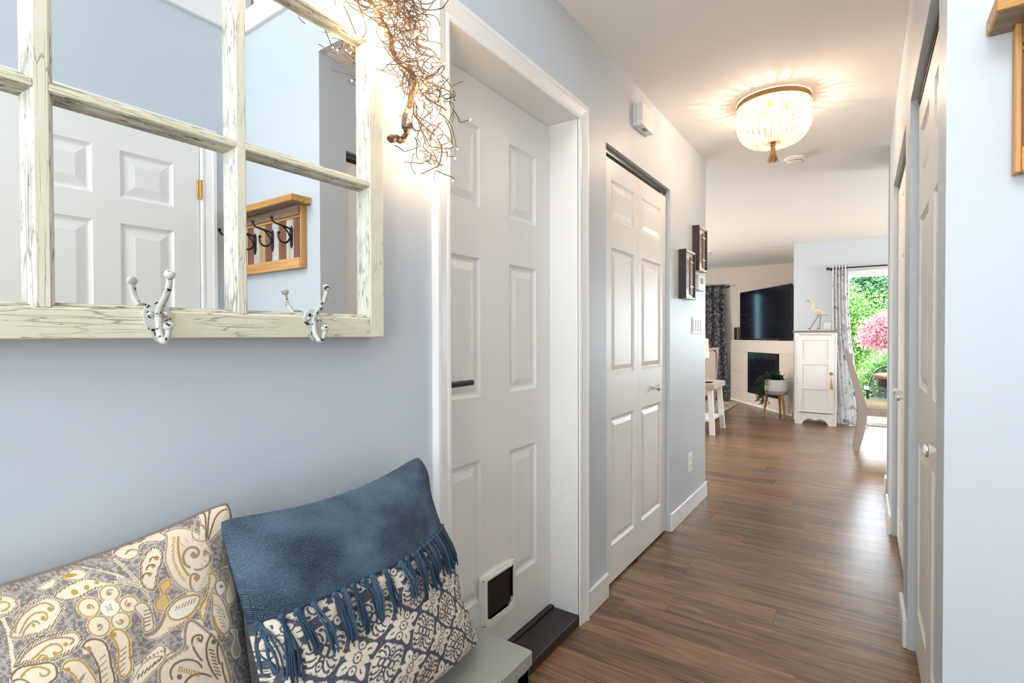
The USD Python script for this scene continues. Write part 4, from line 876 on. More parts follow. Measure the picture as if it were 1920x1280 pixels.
# ------------------------------------------------------------------ things on the corridor's left wall
ch = thing('doorbell_chime', 'small white doorbell chime box high on the wall above the bifold door', 'doorbell chime', (XL, 2.515, 2.2))
part(ch, 'housing', [box(XL, XL + .012, 2.428, 2.602, 2.205, 2.317, .002), box(XL + .013, XL + .046, 2.43, 2.60, 2.207, 2.315, .003)], 'white_plastic')
for k in range(3): part(ch, 'sound_slot', box(XL + .018, XL + .038, 2.492 + .016 * k, 2.498 + .016 * k, 2.2062, 2.2075), 'slot_dark', smooth=False)
def frame(y0, y1, z0, z1, label):
    t = thing('picture_frame', label, 'picture frame', (XL, (y0 + y1) / 2, z0), group=None)
    xf = XL + .045; w = .014
    part(t, 'frame_side', box(XL, xf, y0, y0 + w, z0, z1, .0015), 'dark_wood_frame'); part(t, 'frame_side', box(XL, xf, y1 - w, y1, z0, z1, .0015), 'dark_wood_frame')
    part(t, 'frame_top', box(XL, xf, y0 + w, y1 - w, z1 - w, z1, .0015), 'white_wood', label='pale frame edge'); part(t, 'frame_bottom', box(XL, xf, y0 + w, y1 - w, z0, z0 + w, .0015), 'white_wood', label='pale frame edge')
    part(t, 'mat_board', box(XL + .004, XL + .030, y0 + w, y1 - w, z0 + w, z1 - w), 'trim_white', smooth=False)
    h = z1 - z0; L = y1 - y0
    part(t, 'photo', box(XL + .030, XL + .032, y0 + .034, y0 + .56 * L, z0 + .19 * h, z1 - .17 * h), 'photo_print', smooth=False, label='black and white photograph')
    st = part(t, 'wood_strip', box(XL + .030, XL + .037, y0 + .58 * L, y1 - .034, z0 + .1 * h, z1 - .12 * h, .001), 'strip_wood', label='brown wooden strip')
    for f in (.27, .78): part(st, 'clip', box(XL + .037, XL + .041, y0 + .58 * L - .008, y1 - .03, z0 + f * h - .004, z0 + f * h + .004, .001), 'white_plastic')
frame(3.18, 3.40, 1.396, 1.70, 'dark wooden shadow box frame nearer the bifold door, lower of the two')
frame(3.486, 3.70, 1.602, 1.90, 'dark wooden shadow box frame by the corridor corner, higher of the two')
th_ = thing('thermostat', 'small white thermostat below the higher picture frame', 'thermostat', (XL, 3.62, 1.47))
part(th_, 'housing', rbox(XL, XL + .028, 3.55, 3.69, 1.472, 1.578, .008), 'white_plastic'); part(th_, 'display', box(XL + .027, XL + .0288, 3.575, 3.665, 1.52, 1.56), 'pot_gray', smooth=False); part(th_, 'button', box(XL + .027, XL + .030, 3.60, 3.64, 1.487, 1.5, .001), 'white_plastic')
sw = thing('light_switch', 'white four-gang light switch plate by the corridor corner', 'light switch', (XL, 3.6, 1.18))
part(sw, 'plate', box(XL, XL + .006, 3.475, 3.715, 1.178, 1.290, .002), 'white_plastic')
for k in range(4):
    y = 3.505 + .06 * k; rk = part(sw, 'rocker_surround', box(XL + .005, XL + .0066, y - .0185, y + .0185, 1.196, 1.272), 'slot_dark', smooth=False); part(rk, 'rocker', box(XL + .005, XL + .0095, y - .0165, y + .0165, 1.199, 1.269, .001), 'white_plastic')
ou = thing('power_outlet', 'white power outlet low on the wall above the corridor baseboard', 'outlet', (XL, 3.425, .27))
part(ou, 'plate', box(XL, XL + .006, 3.382, 3.468, .27, .392, .002), 'white_plastic')
for z in (.306, .356):
    s_ = part(ou, 'socket', box(XL + .005, XL + .0085, 3.407, 3.443, z - .017, z + .017, .001), 'white_plastic')
    for y in (3.418, 3.432): part(s_, 'slot', box(XL + .008, XL + .0088, y - .001, y + .001, z - .004, z + .008), 'slot_dark', smooth=False)

# ------------------------------------------------------------------ ceiling
cl = thing('ceiling_light', 'white beaded flush ceiling light with a rope ring and tan tassel', 'ceiling light', (-.405, 3.05, CE))
cx, cy = -.405, 3.05; RR = .172
part(cl, 'canopy', lathe([(0, 0), (.06, 0), (.063, -.012), (.055, -.022), (0, -.022)][::-1], 32, (cx, cy, CE)), 'white_plastic')
part(cl, 'rope_ring', lathe([(RR - .004, -.005), (RR + .006, -.005), (RR + .008, -.017), (RR + .006, -.030), (RR - .004, -.030), (RR - .004, -.005)], 64, (cx, cy, CE)), 'tassel_brown', label='tan rope-wrapped ring')
for k in range(3): a = k * 2.094; part(cl, 'ring_arm', cyl((cx, cy, CE - .018), (cx + (RR - .002) * math.cos(a), cy + (RR - .002) * math.sin(a), CE - .022), .003, 8), 'brass')
NS = 31
bead0 = trimesh.creation.icosphere(subdivisions=1, radius=1.)
for k in range(NS):
    a = 2 * np.pi * k / NS
    pr_ = spline([(RR + .001, -.036), (RR + .004, -.09), (RR - .001, -.145), (RR - .022, -.19), (RR - .07, -.224), (.05, -.226), (.012, -.205)], 200)
    d = np.r_[0, np.cumsum(np.linalg.norm(np.diff(pr_, axis=0), axis=1))]; s_ = 0; bs = []
    while s_ < d[-1]:
        r_ = np.interp(s_, d, pr_[:, 0]); z_ = np.interp(s_, d, pr_[:, 1]); rb = .0090 if r_ > .06 else .0058
        b_ = bead0.copy(); b_.apply_scale(rb); b_.apply_translation((cx + r_ * math.cos(a), cy + r_ * math.sin(a), CE + z_)); bs.append(b_); s_ += rb * 1.95
    part(cl, 'bead_strand', bs, 'bead_glass', smooth=True)
ts = part(cl, 'tassel', [lathe([(0, -.196), (.012, -.200), (.015, -.215), (.010, -.225), (.014, -.24), (0, -.24)][::-1], 14, (cx, cy, CE)), *[tube(spline([(cx + .006 * math.cos(a), cy + .006 * math.sin(a), CE - .226), (cx + .011 * math.cos(a), cy + .011 * math.sin(a), CE - .27), (cx + (.014 + .006 * (k % 3)) * math.cos(a), cy + (.014 + .006 * (k % 3)) * math.sin(a), CE - .325 + .006 * (k % 2))], 8), .0022, 5) for k, a in enumerate(np.linspace(0, 6.28, 22))]], 'tassel_brown', label='tan tassel')
for k in range(3):
    a = k * 2.094 + .4; b_ = part(cl, 'light_bulb', ball((cx + .06 * math.cos(a), cy + .06 * math.sin(a), CE - .085), .026, 2, (1, 1, 1.15)), 'bulb_glow'); part(b_, 'bulb_socket', cyl((cx + .06 * math.cos(a), cy + .06 * math.sin(a), CE - .02), (cx + .06 * math.cos(a), cy + .06 * math.sin(a), CE - .058), .014), 'brass')
sd = thing('smoke_detector', 'round white smoke detector on the ceiling behind the beaded light', 'smoke detector', (-.41, 4.12, CE))
part(sd, 'housing', lathe([(0, -.042), (.03, -.042), (.046, -.036), (.053, -.026), (.055, -.018), (.064, -.014), (.066, 0), (0, 0)], 40, (-.41, 4.12, CE)), 'white_plastic'); part(sd, 'vent_ring', lathe([(.0535, -.030), (.0565, -.028), (.0555, -.024), (.0535, -.024), (.0535, -.030)], 40, (-.41, 4.12, CE)), 'pot_gray'); part(sd, 'test_button', lathe([(0, -.045), (.010, -.044), (.011, -.04), (0, -.04)], 16, (-.41, 4.12, CE)), 'white_plastic')
sk_ = thing('fire_sprinkler', 'tiny white fire sprinkler on the living room ceiling', 'sprinkler', (-1.88, 7.92, CE))
part(sk_, 'escutcheon', lathe([(0, -.012), (.03, -.010), (.04, 0), (0, 0)], 20, (-1.88, 7.92, CE)), 'white_plastic'); part(sk_, 'deflector', [cyl((-1.88, 7.92, CE), (-1.88, 7.92, CE - .04), .006, 8), lathe([(0, -.043), (.02, -.041), (.02, -.038), (0, -.038)], 16, (-1.88, 7.92, CE))], 'chrome')
# ------------------------------------------------------------------ corner fireplace with the television on its ledge
p0, p1 = np.array([-1.985, 9.85]), np.array([-.80, 8.194])
dv = (p1 - p0) / np.linalg.norm(p1 - p0); nv_ = np.array([dv[1], -dv[0]]); LF = np.linalg.norm(p1 - p0)
MF = np.eye(4); MF[:3, 0] = (*dv, 0); MF[:3, 1] = (-nv_[0], -nv_[1], 0); MF[:3, 2] = (0, 0, 1); MF[:3, 3] = (*p0, 0)
# local frame: x along the face, y into the corner, z up
def FP(m):
    m = m.copy(); m.apply_transform(MF)
    if np.linalg.det(MF[:3, :3]) < 0: m.invert()
    return m
fpx = thing('fireplace', 'cream tiled corner fireplace with a black gas insert', 'fireplace', (-1.4, 9.0, 0))
tri = shapely.Polygon([(-1.985, 10.1), tuple(p0), tuple(p1), (-.80, 10.1)])
core = prism(shapely.Polygon([(p0[0] + .0, 10.1), tuple(p0 - nv_ * .012), tuple(p1 - nv_ * .012), (-.801, 10.1)]), 1.055, 'xy'); 
part(fpx, 'chimney_breast', core, 'grout', smooth=False); part(fpx, 'ledge', prism(tri.buffer(.0), .025, 'xy', 1.055), 'tile', smooth=False)
fx0, fx1, fz0, fz1 = .66, 1.62, .205, .882
rngt = random.Random(3); z = .012; tz = [.012, .205, .53, .882, 1.055]
xsT = [0., .33, .66, .98, 1.30, 1.62, LF]
for a, b in zip(tz, tz[1:]):
    for c, d in zip(xsT, xsT[1:]):
        if a >= fz0 - .01 and b <= fz1 + .01 and c >= fx0 - .01 and d <= fx1 + .01: continue
        part(fpx, 'tile', FP(box(c + .001, d - .001, -.0, .012, a + .001, b - .001, .0008)), 'tile', smooth=False)
part(fpx, 'base_trim', FP(box(0, LF, -.014, .0, 0, .03, .003)), 'trim_white')
ins = part(fpx, 'insert_frame', [FP(box(*q, .002)) for q in ((fx0, fx1, -.012, .02, fz1 - .10, fz1), (fx0, fx1, -.012, .02, fz0, fz0 + .11), (fx0, fx0 + .09, -.012, .02, fz0 + .11, fz1 - .10), (fx1 - .09, fx1, -.012, .02, fz0 + .11, fz1 - .10))], 'black_gloss', label='black metal insert frame')
part(fpx, 'firebox', FP(box(fx0 + .08, fx1 - .08, .0, .01, fz0 + .1, fz1 - .09)), 'firebox', smooth=False)
part(fpx, 'glass_front', FP(box(fx0 + .09, fx1 - .09, -.004, -.001, fz0 + .11, fz1 - .1)), 'tv_black', smooth=False, label='dark glass front')
for k in range(4): part(ins, 'louvre', FP(box(fx0 + .04, fx1 - .04, -.016, -.010, fz1 - .085 + .018 * k, fz1 - .078 + .018 * k, .001)), 'slot_dark', smooth=False)
for k in range(3): part(ins, 'louvre', FP(box(fx0 + .04, fx1 - .04, -.016, -.010, fz0 + .03 + .024 * k, fz0 + .038 + .024 * k, .001)), 'slot_dark', smooth=False)
tv = thing('television', 'large black flat television standing on the fireplace ledge', 'television', (-1.3, 9.1, 1.08))
o = .075; tx0, tx1, tz0, tz1 = .20, 1.82, 1.092, 1.915
part(tv, 'screen', FP(box(tx0 + .008, tx1 - .008, o - .003, o, tz0 + .02, tz1 - .008)), 'tv_black', smooth=False)
part(tv, 'bezel', [FP(box(*q, .001)) for q in ((tx0, tx1, o - .004, o + .012, tz1 - .008, tz1), (tx0, tx1, o - .005, o + .012, tz0, tz0 + .02), (tx0, tx0 + .008, o - .004, o + .012, tz0 + .02, tz1 - .008), (tx1 - .008, tx1, o - .004, o + .012, tz0 + .02, tz1 - .008))], 'black_gloss')
part(tv, 'back_shell', FP(box(tx0 + .01, tx1 - .01, o, o + .05, tz0 + .02, tz1 - .02, .01)), 'black_paint')
for x in (tx0 + .25, tx1 - .25): part(tv, 'foot', FP(box(x - .02, x + .02, o - .07, o + .13, 1.08, 1.094, .002)), 'black_paint')
part(tv, 'badge', FP(box((tx0 + tx1) / 2 + .02, (tx0 + tx1) / 2 + .07, o - .0062, o - .005, tz0 + .006, tz0 + .014)), 'chrome', smooth=False)
sb = thing('speaker', 'small grey speaker standing left of the television on the fireplace ledge', 'speaker', (-1.85, 9.65, 1.08))
part(sb, 'cabinet', FP(box(.055, .19, .03, .13, 1.08, 1.305, .006)), 'gray_plastic'); part(sb, 'grille', FP(box(.065, .18, .026, .031, 1.09, 1.295, .002)), 'slot_dark', smooth=False)

# ------------------------------------------------------------------ curtains
def curtain(name, label, path_top, path_bot, z1, z0, folds, amp, m, thick=.0025, n=150, rows=26, flare=1.4, grommets=False):
    """A hanging folded cloth between a line at the top and a line at the bottom (x, y)."""
    a, b, c, d = (np.array(q, float) for q in (*path_top, *path_bot))
    V = []
    s = np.linspace(0, 1, n)
    for k in range(rows):
        t = k / (rows - 1); e = t ** flare; A = a + (c - a) * e; B = b + (d - b) * e; dr = (B - A) / np.linalg.norm(B - A); nn = np.array([dr[1], -dr[0]])
        w = amp * (1 + .5 * t) * (np.sin(s * 2 * np.pi * folds + .5 * math.sin(t * 3)) + .35 * np.sin(s * 2 * np.pi * folds * 1.9 + 1 + t * 1.5) * t)
        xy = A + s[:, None] * (B - A) + w[:, None] * nn
        V.append(np.c_[xy, np.full(n, z1 + (z0 - z1) * t)])
    V = np.array(V).reshape(-1, 3); F = gridfaces(rows, n)
    tm = trimesh.Trimesh(V, F, process=False); nr_ = tm.vertex_normals
    V2 = V - nr_ * thick; N = len(V)
    edge = [i for i in range(n)] + [n * k + n - 1 for k in range(1, rows)] + [n * (rows - 1) + i for i in range(n - 2, -1, -1)] + [n * k for k in range(rows - 2, 0, -1)]
    G = [(edge[i], edge[(i + 1) % len(edge)], N + edge[(i + 1) % len(edge)]) for i in range(len(edge))] + [(edge[i], N + edge[(i + 1) % len(edge)], N + edge[i]) for i in range(len(edge))]
    t = thing(name, label, 'curtain', ((a[0] + b[0]) / 2, (a[1] + b[1]) / 2, z0))
    part(t, 'cloth', (np.vstack([V, V2]), np.vstack([F, F[:, ::-1] + N, np.array(G)])), m, smooth=True)
    if grommets:
        for k in range(folds * 2):
            p = a + (b - a) * (k + .5) / (folds * 2); R_ = .021; an = np.linspace(0, 2 * np.pi, 18, endpoint=False)
            part(t, 'grommet', tube([(p[0] + .004 * math.sin(x), p[1] + R_ * math.cos(x), z1 - .04 + R_ * math.sin(x)) for x in an], .0035, 6, closed=True), 'gray_plastic')
    return t
curtain('curtain', 'dark patterned grommet curtain hanging left of the fireplace', [(-2.80, 10.0), (-2.13, 10.0)], [(-2.78, 9.97), (-2.02, 9.93)], 2.10, .03, 5, .028, 'dark_curtain', grommets=True)
curtain('curtain', 'unseen dark patterned grommet curtain on the left part of the living room window', [(-4.0, 10.0), (-3.0, 10.0)], [(-4.0, 9.98), (-2.96, 9.98)], 2.10, .03, 5, .028, 'dark_curtain', grommets=True)  # out of view; narrows the window strip mirrored in the television
rd = thing('curtain_rod', 'dark curtain rod with ball finial above the living room window', 'curtain rod', (-3, 10.0, 2.06))
part(rd, 'rod', cyl((-4.1, 10.0, 2.06), (-2.075, 10.0, 2.06), .009), 'black_iron'); part(rd, 'finial', ball((-2.055, 10.0, 2.06), .021, 2), 'black_iron'); part(rd, 'bracket', [cyl((-2.11, 10.0, 2.06), (-2.11, 10.1, 2.06), .006, 8), cyl((-2.11, 10.088, 2.06), (-2.11, 10.1, 2.06), .018, 12)], 'black_iron')
curtain('curtain', 'white curtain with grey leaf print hanging beside the patio door', [(-.345, 7.90), (-.175, 7.90)], [(-.29, 7.88), (.055, 7.86)], 2.075, .012, 5, .022, 'leaf_curtain', flare=2.2)
rd = thing('curtain_rod', 'thin dark curtain rod with ball finial above the patio door', 'curtain rod', (.6, 7.9, 2.035))
part(rd, 'rod', cyl((-.375, 7.9, 2.035), (1.9, 7.9, 2.035), .0085), 'black_iron'); part(rd, 'finial', ball((-.393, 7.9, 2.035), .020, 2, (1.2, 1, 1)), 'black_iron'); part(rd, 'bracket', [cyl((-.36, 7.9, 2.035), (-.36, 8.0, 2.035), .006, 8), cyl((-.36, 7.99, 2.035), (-.36, 8.0, 2.035), .018, 12)], 'black_iron')

# ------------------------------------------------------------------ patio door
w6 = thing('door_6', 'white sliding glass patio door open to the sunny garden', 'patio door', (.77, 8.06, 0), kind='structure')
part(w6, 'door_frame', [box(-.19, -.165, 7.99, 8.13, 0, 1.94, .003), box(1.625, 1.67, 7.99, 8.13, 0, 1.94, .003), box(-.165, 1.625, 7.99, 8.13, 1.925, 1.955, .003), box(-.165, 1.625, 7.98, 8.14, 0, .045, .003)], 'trim_white')
part(w6, 'head_trim', box(-.22, 1.72, 7.985, 8.0, 1.94, 2.0, .003), 'trim_white')
sa = part(w6, 'sliding_panel', [box(1.50, 1.545, 8.04, 8.075, .045, 1.925, .003), box(.76, .82, 8.04, 8.075, .045, 1.925, .003), box(.82, 1.50, 8.04, 8.075, .045, .09, .003), box(.82, 1.50, 8.04, 8.075, 1.88, 1.925, .003)], 'trim_white')
part(sa, 'glass_pane', box(.82, 1.50, 8.055, 8.060, .09, 1.88), 'window_pane', smooth=False)
sa = part(w6, 'fixed_panel', [box(.80, .86, 8.085, 8.12, .045, 1.905, .003), box(1.57, 1.625, 8.085, 8.12, .045, 1.905, .003), box(.86, 1.57, 8.085, 8.12, .045, .11, .003), box(.86, 1.57, 8.085, 8.12, 1.85, 1.905, .003)], 'trim_white')
part(sa, 'glass_pane', box(.86, 1.57, 8.10, 8.105, .11, 1.85), 'window_pane', smooth=False)

# ------------------------------------------------------------------ cabinet with the heron
cb = thing('cabinet', 'tall narrow white cabinet with a grey top and tasselled knob', 'cabinet', (-.52, 7.83, 0))
part(cb, 'body', [box(-.75, -.73, 7.655, 7.83, 0, 1.2, .002), box(-.307, -.287, 7.655, 7.83, 0, 1.2, .002), box(-.73, -.307, 7.81, 7.83, .1, 1.2), box(-.73, -.307, 7.66, 7.82, .105, .125), box(-.73, -.307, 7.66, 7.82, 1.17, 1.2), box(-.73, -.70, 7.655, 7.68, .09, 1.2, .001), box(-.335, -.307, 7.655, 7.68, .09, 1.2, .001)], 'cabinet_white', smooth=False)
xs_ = np.linspace(-.665, -.372, 41); ap = [(-.73, 0), (-.665, 0)]
for x in xs_[1:-1]:
    f = (x + .665) / .293; ap.append((x, .088 * min(1, (math.sin(min(f, 1 - f) * 2 * np.pi * .62) ** .6 if min(f, 1 - f) < .28 else .80 - .12 * math.cos((f - .5) * 14)))))
ap += [(-.372, 0), (-.307, 0), (-.307, .15), (-.73, .15)]
part(cb, 'scalloped_apron', prism(shapely.Polygon(ap).buffer(0), .02, 'xz', 7.652), 'cabinet_white', smooth=False)
part(cb, 'top', box(-.775, -.262, 7.63, 7.845, 1.2, 1.222, .004), 'cabinet_top', label='grey painted top')
DX0, DX1 = -.715, -.318
dr = part(cb, 'door', [box(DX0, DX0 + .055, 7.638, 7.655, .16, 1.165, .0015), box(DX1 - .055, DX1, 7.638, 7.655, .16, 1.165, .0015)] + [box(DX0 + .055, DX1 - .055, 7.638, 7.655, a, b, .0015) for a, b in ((.16, .195), (.462, .49), (.782, .842), (1.10, 1.165))] + [box(DX0 + .05, DX1 - .05, 7.651, 7.655, .18, 1.12)], 'cabinet_white', smooth=False)
for a, b in ((.195, .462), (.49, .782), (.842, 1.10)): part(dr, 'door_panel', box(DX0 + .06, DX1 - .06, 7.6475, 7.652, a + .008, b - .008, .002), 'cabinet_white', smooth=False)
part(dr, 'knob', lathe([(0, -.026), (.012, -.026), (.020, -.020), (.022, -.014), (.014, -.008), (.008, 0), (0, 0)], 20, (-.34, 7.638, .672), 'y'), 'cabinet_top', label='grey ornate knob')
part(dr, 'tassel', [ball((-.338, 7.622, .60), .012, 2), *[tube(spline([(-.338, 7.622, .60), (-.338 + .008 * math.cos(a), 7.620 + .006 * math.sin(a), .56), (-.338 + .018 * math.cos(a), 7.618 + .01 * math.sin(a), .475)], 6), .003, 5) for a in np.linspace(0, 6, 16)], tube([(-.339, 7.615, .655), (-.338, 7.622, .60)], .002, 5)], 'tassel_tan', label='tan tassel hanging from the knob')
hr = thing('heron_sculpture', 'carved pale wooden heron figure on wire legs standing on the white cabinet', 'bird sculpture', (-.54, 7.8, 1.222))
hy = 7.745
part(hr, 'driftwood_base', rbox(-.60, -.475, hy - .035, hy + .035, 1.222, 1.243, .009), 'bird_body')
body = tube(spline([(-.548, hy, 1.50), (-.53, hy, 1.488), (-.50, hy, 1.472), (-.465, hy, 1.455), (-.43, hy, 1.442), (-.395, hy, 1.43)], 26), np.interp(np.linspace(0, 1, 26), [0, .12, .35, .6, .85, 1], [.016, .026, .034, .030, .016, .004]), 14)
part(hr, 'body', body, 'bird_body')
part(hr, 'neck', tube(spline([(-.538, hy, 1.495), (-.553, hy, 1.53), (-.546, hy, 1.565), (-.555, hy, 1.592), (-.574, hy, 1.604)], 20), np.linspace(.017, .011, 20), 10), 'bird_body')
part(hr, 'head', ball((-.577, hy, 1.606), .0165, 2, (1.35, .8, .8)), 'bird_body') if False else part(hr, 'head', tube(spline([(-.558, hy, 1.602), (-.572, hy, 1.607), (-.588, hy, 1.608)], 8), [.009, .013, .015, .0155, .015, .013, .010, .008], 10), 'bird_body')
part(hr, 'beak', tube([(-.586, hy, 1.608), (-.608, hy, 1.614), (-.634, hy, 1.619)], [.0075, .005, .0015], 8), 'bird_dark', label='dark pointed beak')
part(hr, 'wing', [tube(spline([(-.50, hy - .03, 1.478), (-.45, hy - .03, 1.462), (-.40, hy - .016, 1.452)], 10), np.linspace(.016, .003, 10), 8), tube(spline([(-.50, hy + .03, 1.478), (-.45, hy + .03, 1.462), (-.40, hy + .016, 1.452)], 10), np.linspace(.016, .003, 10), 8)], 'bird_body')
part(hr, 'tail', tube([(-.44, hy, 1.446), (-.41, hy, 1.432), (-.388, hy, 1.418)], [.010, .008, .002], 8), 'bird_dark')
part(hr, 'leg', tube([(-.487, hy - .012, 1.455), (-.497, hy - .012, 1.40), (-.545, hy - .012, 1.32), (-.588, hy - .012, 1.243)], .0042, 7), 'wire_dark', label='bent wire leg'); part(hr, 'leg', tube([(-.478, hy + .012, 1.452), (-.468, hy + .012, 1.40), (-.474, hy + .012, 1.30), (-.470, hy + .012, 1.243)][:3] + [(-.483, hy + .012, 1.243)], .0042, 7), 'wire_dark', label='straight wire leg')
for x, y in ((-.59, hy - .012), (-.49, hy + .012)): part(hr, 'foot', ball((x, y, 1.248), .011, 2, (1, 1, 1)) if False else rbox(x - .016, x + .016, y - .01, y + .01, 1.243, 1.258, .006), 'bird_dark')
ls = thing('light_switch', 'white switch plate on the wall just above the white cabinet', 'light switch', (-.40, 8.0, 1.23))
part(ls, 'plate', box(-.44, -.362, 7.994, 8.0, 1.238, 1.328, .002), 'white_plastic')
for x in (-.42, -.382): part(ls, 'rocker', box(x - .012, x + .012, 7.990, 7.995, 1.255, 1.311, .0015), 'white_plastic')

# ------------------------------------------------------------------ plant stand
pt = thing('plant_pot', 'grey and white dipped round plant pot on three wooden legs', 'planter', (-1.03, 8.13, 0))
qx, qy = -1.03, 8.13
part(pt, 'pot', lathe([(0, .31), (.10, .312), (.138, .33), (.150, .36), (.155, .43), (.156, .53), (.148, .532), (.145, .44), (0, .44)], 48, (qx, qy, 0)), 'white_plastic')
part(pt, 'dipped_base', lathe([(0, .306), (.10, .308), (.141, .327), (.1535, .358), (.1555, .372), (.1552, .375), (.150, .36), (0, .32)], 48, (qx, qy, 0)), 'pot_gray', label='grey dipped base')
part(pt, 'soil', lathe([(0, .51), (.148, .505), (.148, .50), (0, .50)], 32, (qx, qy, 0)), 'soil')
for a in (math.radians(200), math.radians(-42), math.radians(78)):
    c, s = math.cos(a), math.sin(a); part(pt, 'leg', tube([(qx + .115 * c, qy + .115 * s, .35), (qx + .165 * c, qy + .165 * s, 0)], [.020, .013], 12), 'leg_wood')
hp = thing('house_plant', 'leafy green trailing plant spilling over the left of the round pot', 'plant', (qx, qy, .5))
rp = random.Random(4)
stems, leaves = [], []
def leaf_mesh(c, d, up, L, w):
    d = d / np.linalg.norm(d); s = np.cross(d, up); s /= max(np.linalg.norm(s), 1e-6); n_ = np.cross(s, d)
    P = [c, c + d * L * .3 + s * w, c + d * L * .7 + s * w * .75, c + d * L - n_ * L * .15, c + d * L * .7 - s * w * .75, c + d * L * .3 - s * w, c + d * L * .5 + n_ * w * .35]
    return np.array(P), np.array([(0, 1, 6), (1, 2, 6), (2, 3, 6), (3, 4, 6), (4, 5, 6), (5, 0, 6)])
LV, LF_, nL = [], [], 0
for k in range(54):
    a = rp.uniform(0, 6.28) if k > 24 else rp.uniform(2.6, 4.3); tr = k <= 24
    base = np.array([qx + rp.uniform(-.06, .06), qy + rp.uniform(-.06, .06), .505]); o_ = np.array([math.cos(a), math.sin(a), 0])
    if tr: P = spline([base, base + o_ * .09 + [0, 0, .07], base + o_ * .17 + [0, 0, .05], base + o_ * .21 + [0, 0, -.07 - .1 * rp.random()], base + o_ * (.22 + .03 * rp.random()) + [rp.uniform(-.03, .03), 0, -.14 - .19 * rp.random()]], 16)
    else: h_ = rp.uniform(.05, .15); P = spline([base, base + o_ * .05 + [0, 0, h_ * .7], base + o_ * rp.uniform(.08, .15) + [0, 0, h_]], 9)
    stems.append(tube(P, .0022, 4))
    for i in range(2, len(P)):
        for _ in range(2):
            d = np.array([rp.uniform(-1, 1), rp.uniform(-1, 1), rp.uniform(-.6, .7)]); v_, f_ = leaf_mesh(P[i], d, np.array([rp.uniform(-.3, .3), rp.uniform(-.3, .3), 1]), rp.uniform(.026, .042), rp.uniform(.007, .012))
            LV.append(v_); LF_.append(f_ + nL); nL += len(v_)
part(hp, 'stems', stems, 'leaf_house', kind='stuff'); part(hp, 'leaves', (np.vstack(LV), np.vstack(LF_)), 'leaf_house', kind='stuff', smooth=False)

# ------------------------------------------------------------------ living room corner
rgm = thing('area_rug', 'grey and beige patterned rug on the living room floor', 'rug', (-2.6, 8.2, 0))
part(rgm, 'pile', box(-3.7, -1.80, 6.95, 9.38, .0, .009, .003), 'rug_print'); part(rgm, 'border', [box(-3.7, -1.745, 6.90, 6.95, 0, .0085, .003), box(-3.7, -1.745, 9.38, 9.43, 0, .0085, .003), box(-1.80, -1.745, 6.95, 9.38, 0, .0085, .003)], 'rug')
st_ = thing('side_table', 'white splay-legged wooden side table at the corridor corner', 'side table', (-1.75, 6.5, 0))
part(st_, 'table_top', box(-2.05, -1.43, 6.2, 6.78, .535, .60, .005), 'gray_wood', label='whitewashed wooden top')
for x, y, sx, sy in ((-1.49, 6.27, 1, -1), (-1.49, 6.71, 1, 1), (-1.99, 6.27, -1, -1), (-1.99, 6.71, -1, 1)):
    V = np.array([(x + i * .028 + sx * .035 * (1 - k), y + j * .024 + sy * .05 * (1 - k), .535 * k) for k in (0, 1) for i in (-1, 1) for j in (-1, 1)]); part(st_, 'leg', trimesh.convex.convex_hull(V), 'white_wood')
part(st_, 'lower_shelf', box(-2.0, -1.485, 6.25, 6.73, .145, .18, .003), 'white_wood')
lp = thing('table_lamp', 'table lamp with a glowing cream drum shade on the side table', 'table lamp', (-1.70, 6.55, .6))
part(lp, 'shade', lathe([(.128, .885 - .6), (.118, 1.125 - .6), (.116, 1.125 - .6), (.126, .885 - .6), (.128, .885 - .6)], 40, (-1.70, 6.55, .6)), 'lamp_shade', label='cream drum shade'); part(lp, 'base', lathe([(0, 0), (.07, 0), (.075, .012), (.03, .03), (.055, .10), (.06, .15), (.03, .21), (.012, .235), (.012, .30), (0, .30)], 28, (-1.70, 6.55, .6)), 'white_wood'); part(lp, 'light_bulb', ball((-1.70, 6.55, .6 + .38), .032, 2), 'lamp_glow')
part(lp, 'shade_ring', [cyl((-1.82, 6.55, 1.10), (-1.58, 6.55, 1.10), .002, 6), cyl((-1.70, 6.55, .88), (-1.70, 6.55, 1.11), .003, 6)], 'brass')
tr_ = single('dish', lathe([(0, .0), (.04, 0), (.06, .010), (.058, .012), (.04, .004), (0, .004)], 28, (-1.53, 6.33, .6)), 'dark_bronze', 'small dark dish on the side table under the lamp', 'dish')
ac = thing('armchair', 'beige upholstered armchair with whitewashed bobbin-turned frame behind the side table', 'armchair', (-2.15, 7.4, 0))
def bobbin(p, q, r=.021, n=12):
    p, q = np.array(p, float), np.array(q, float); m = int(np.linalg.norm(q - p) / (r * 1.5)); return [ball(p + (q - p) * (k + .5) / m, r, 2) for k in range(m)] + [cyl(p, q, r * .6, 10)]
for y in (7.1, 7.75): part(ac, 'back_post', bobbin((-1.80, y, .009), (-1.74, y, .98)), 'gray_wood'); part(ac, 'front_post', bobbin((-2.42, y, .009), (-2.42, y, .60)), 'gray_wood'); part(ac, 'arm', [box(-2.46, -1.76, y - .03, y + .03, .60, .635, .01)], 'gray_wood')
part(ac, 'seat_cushion', rbox(-2.42, -1.80, 7.13, 7.72, .30, .47, .05), 'cream_fabric'); part(ac, 'back_cushion', rbox(-1.95, -1.757, 7.115, 7.735, .45, .94, .04), 'cream_fabric'); part(ac, 'top_rail', bobbin((-1.74, 7.1, .97), (-1.74, 7.75, .97)), 'gray_wood')
part(ac, 'throw_pillow', rbox(-2.12, -1.97, 7.2, 7.6, .47, .82, .06), 'cream_fabric')

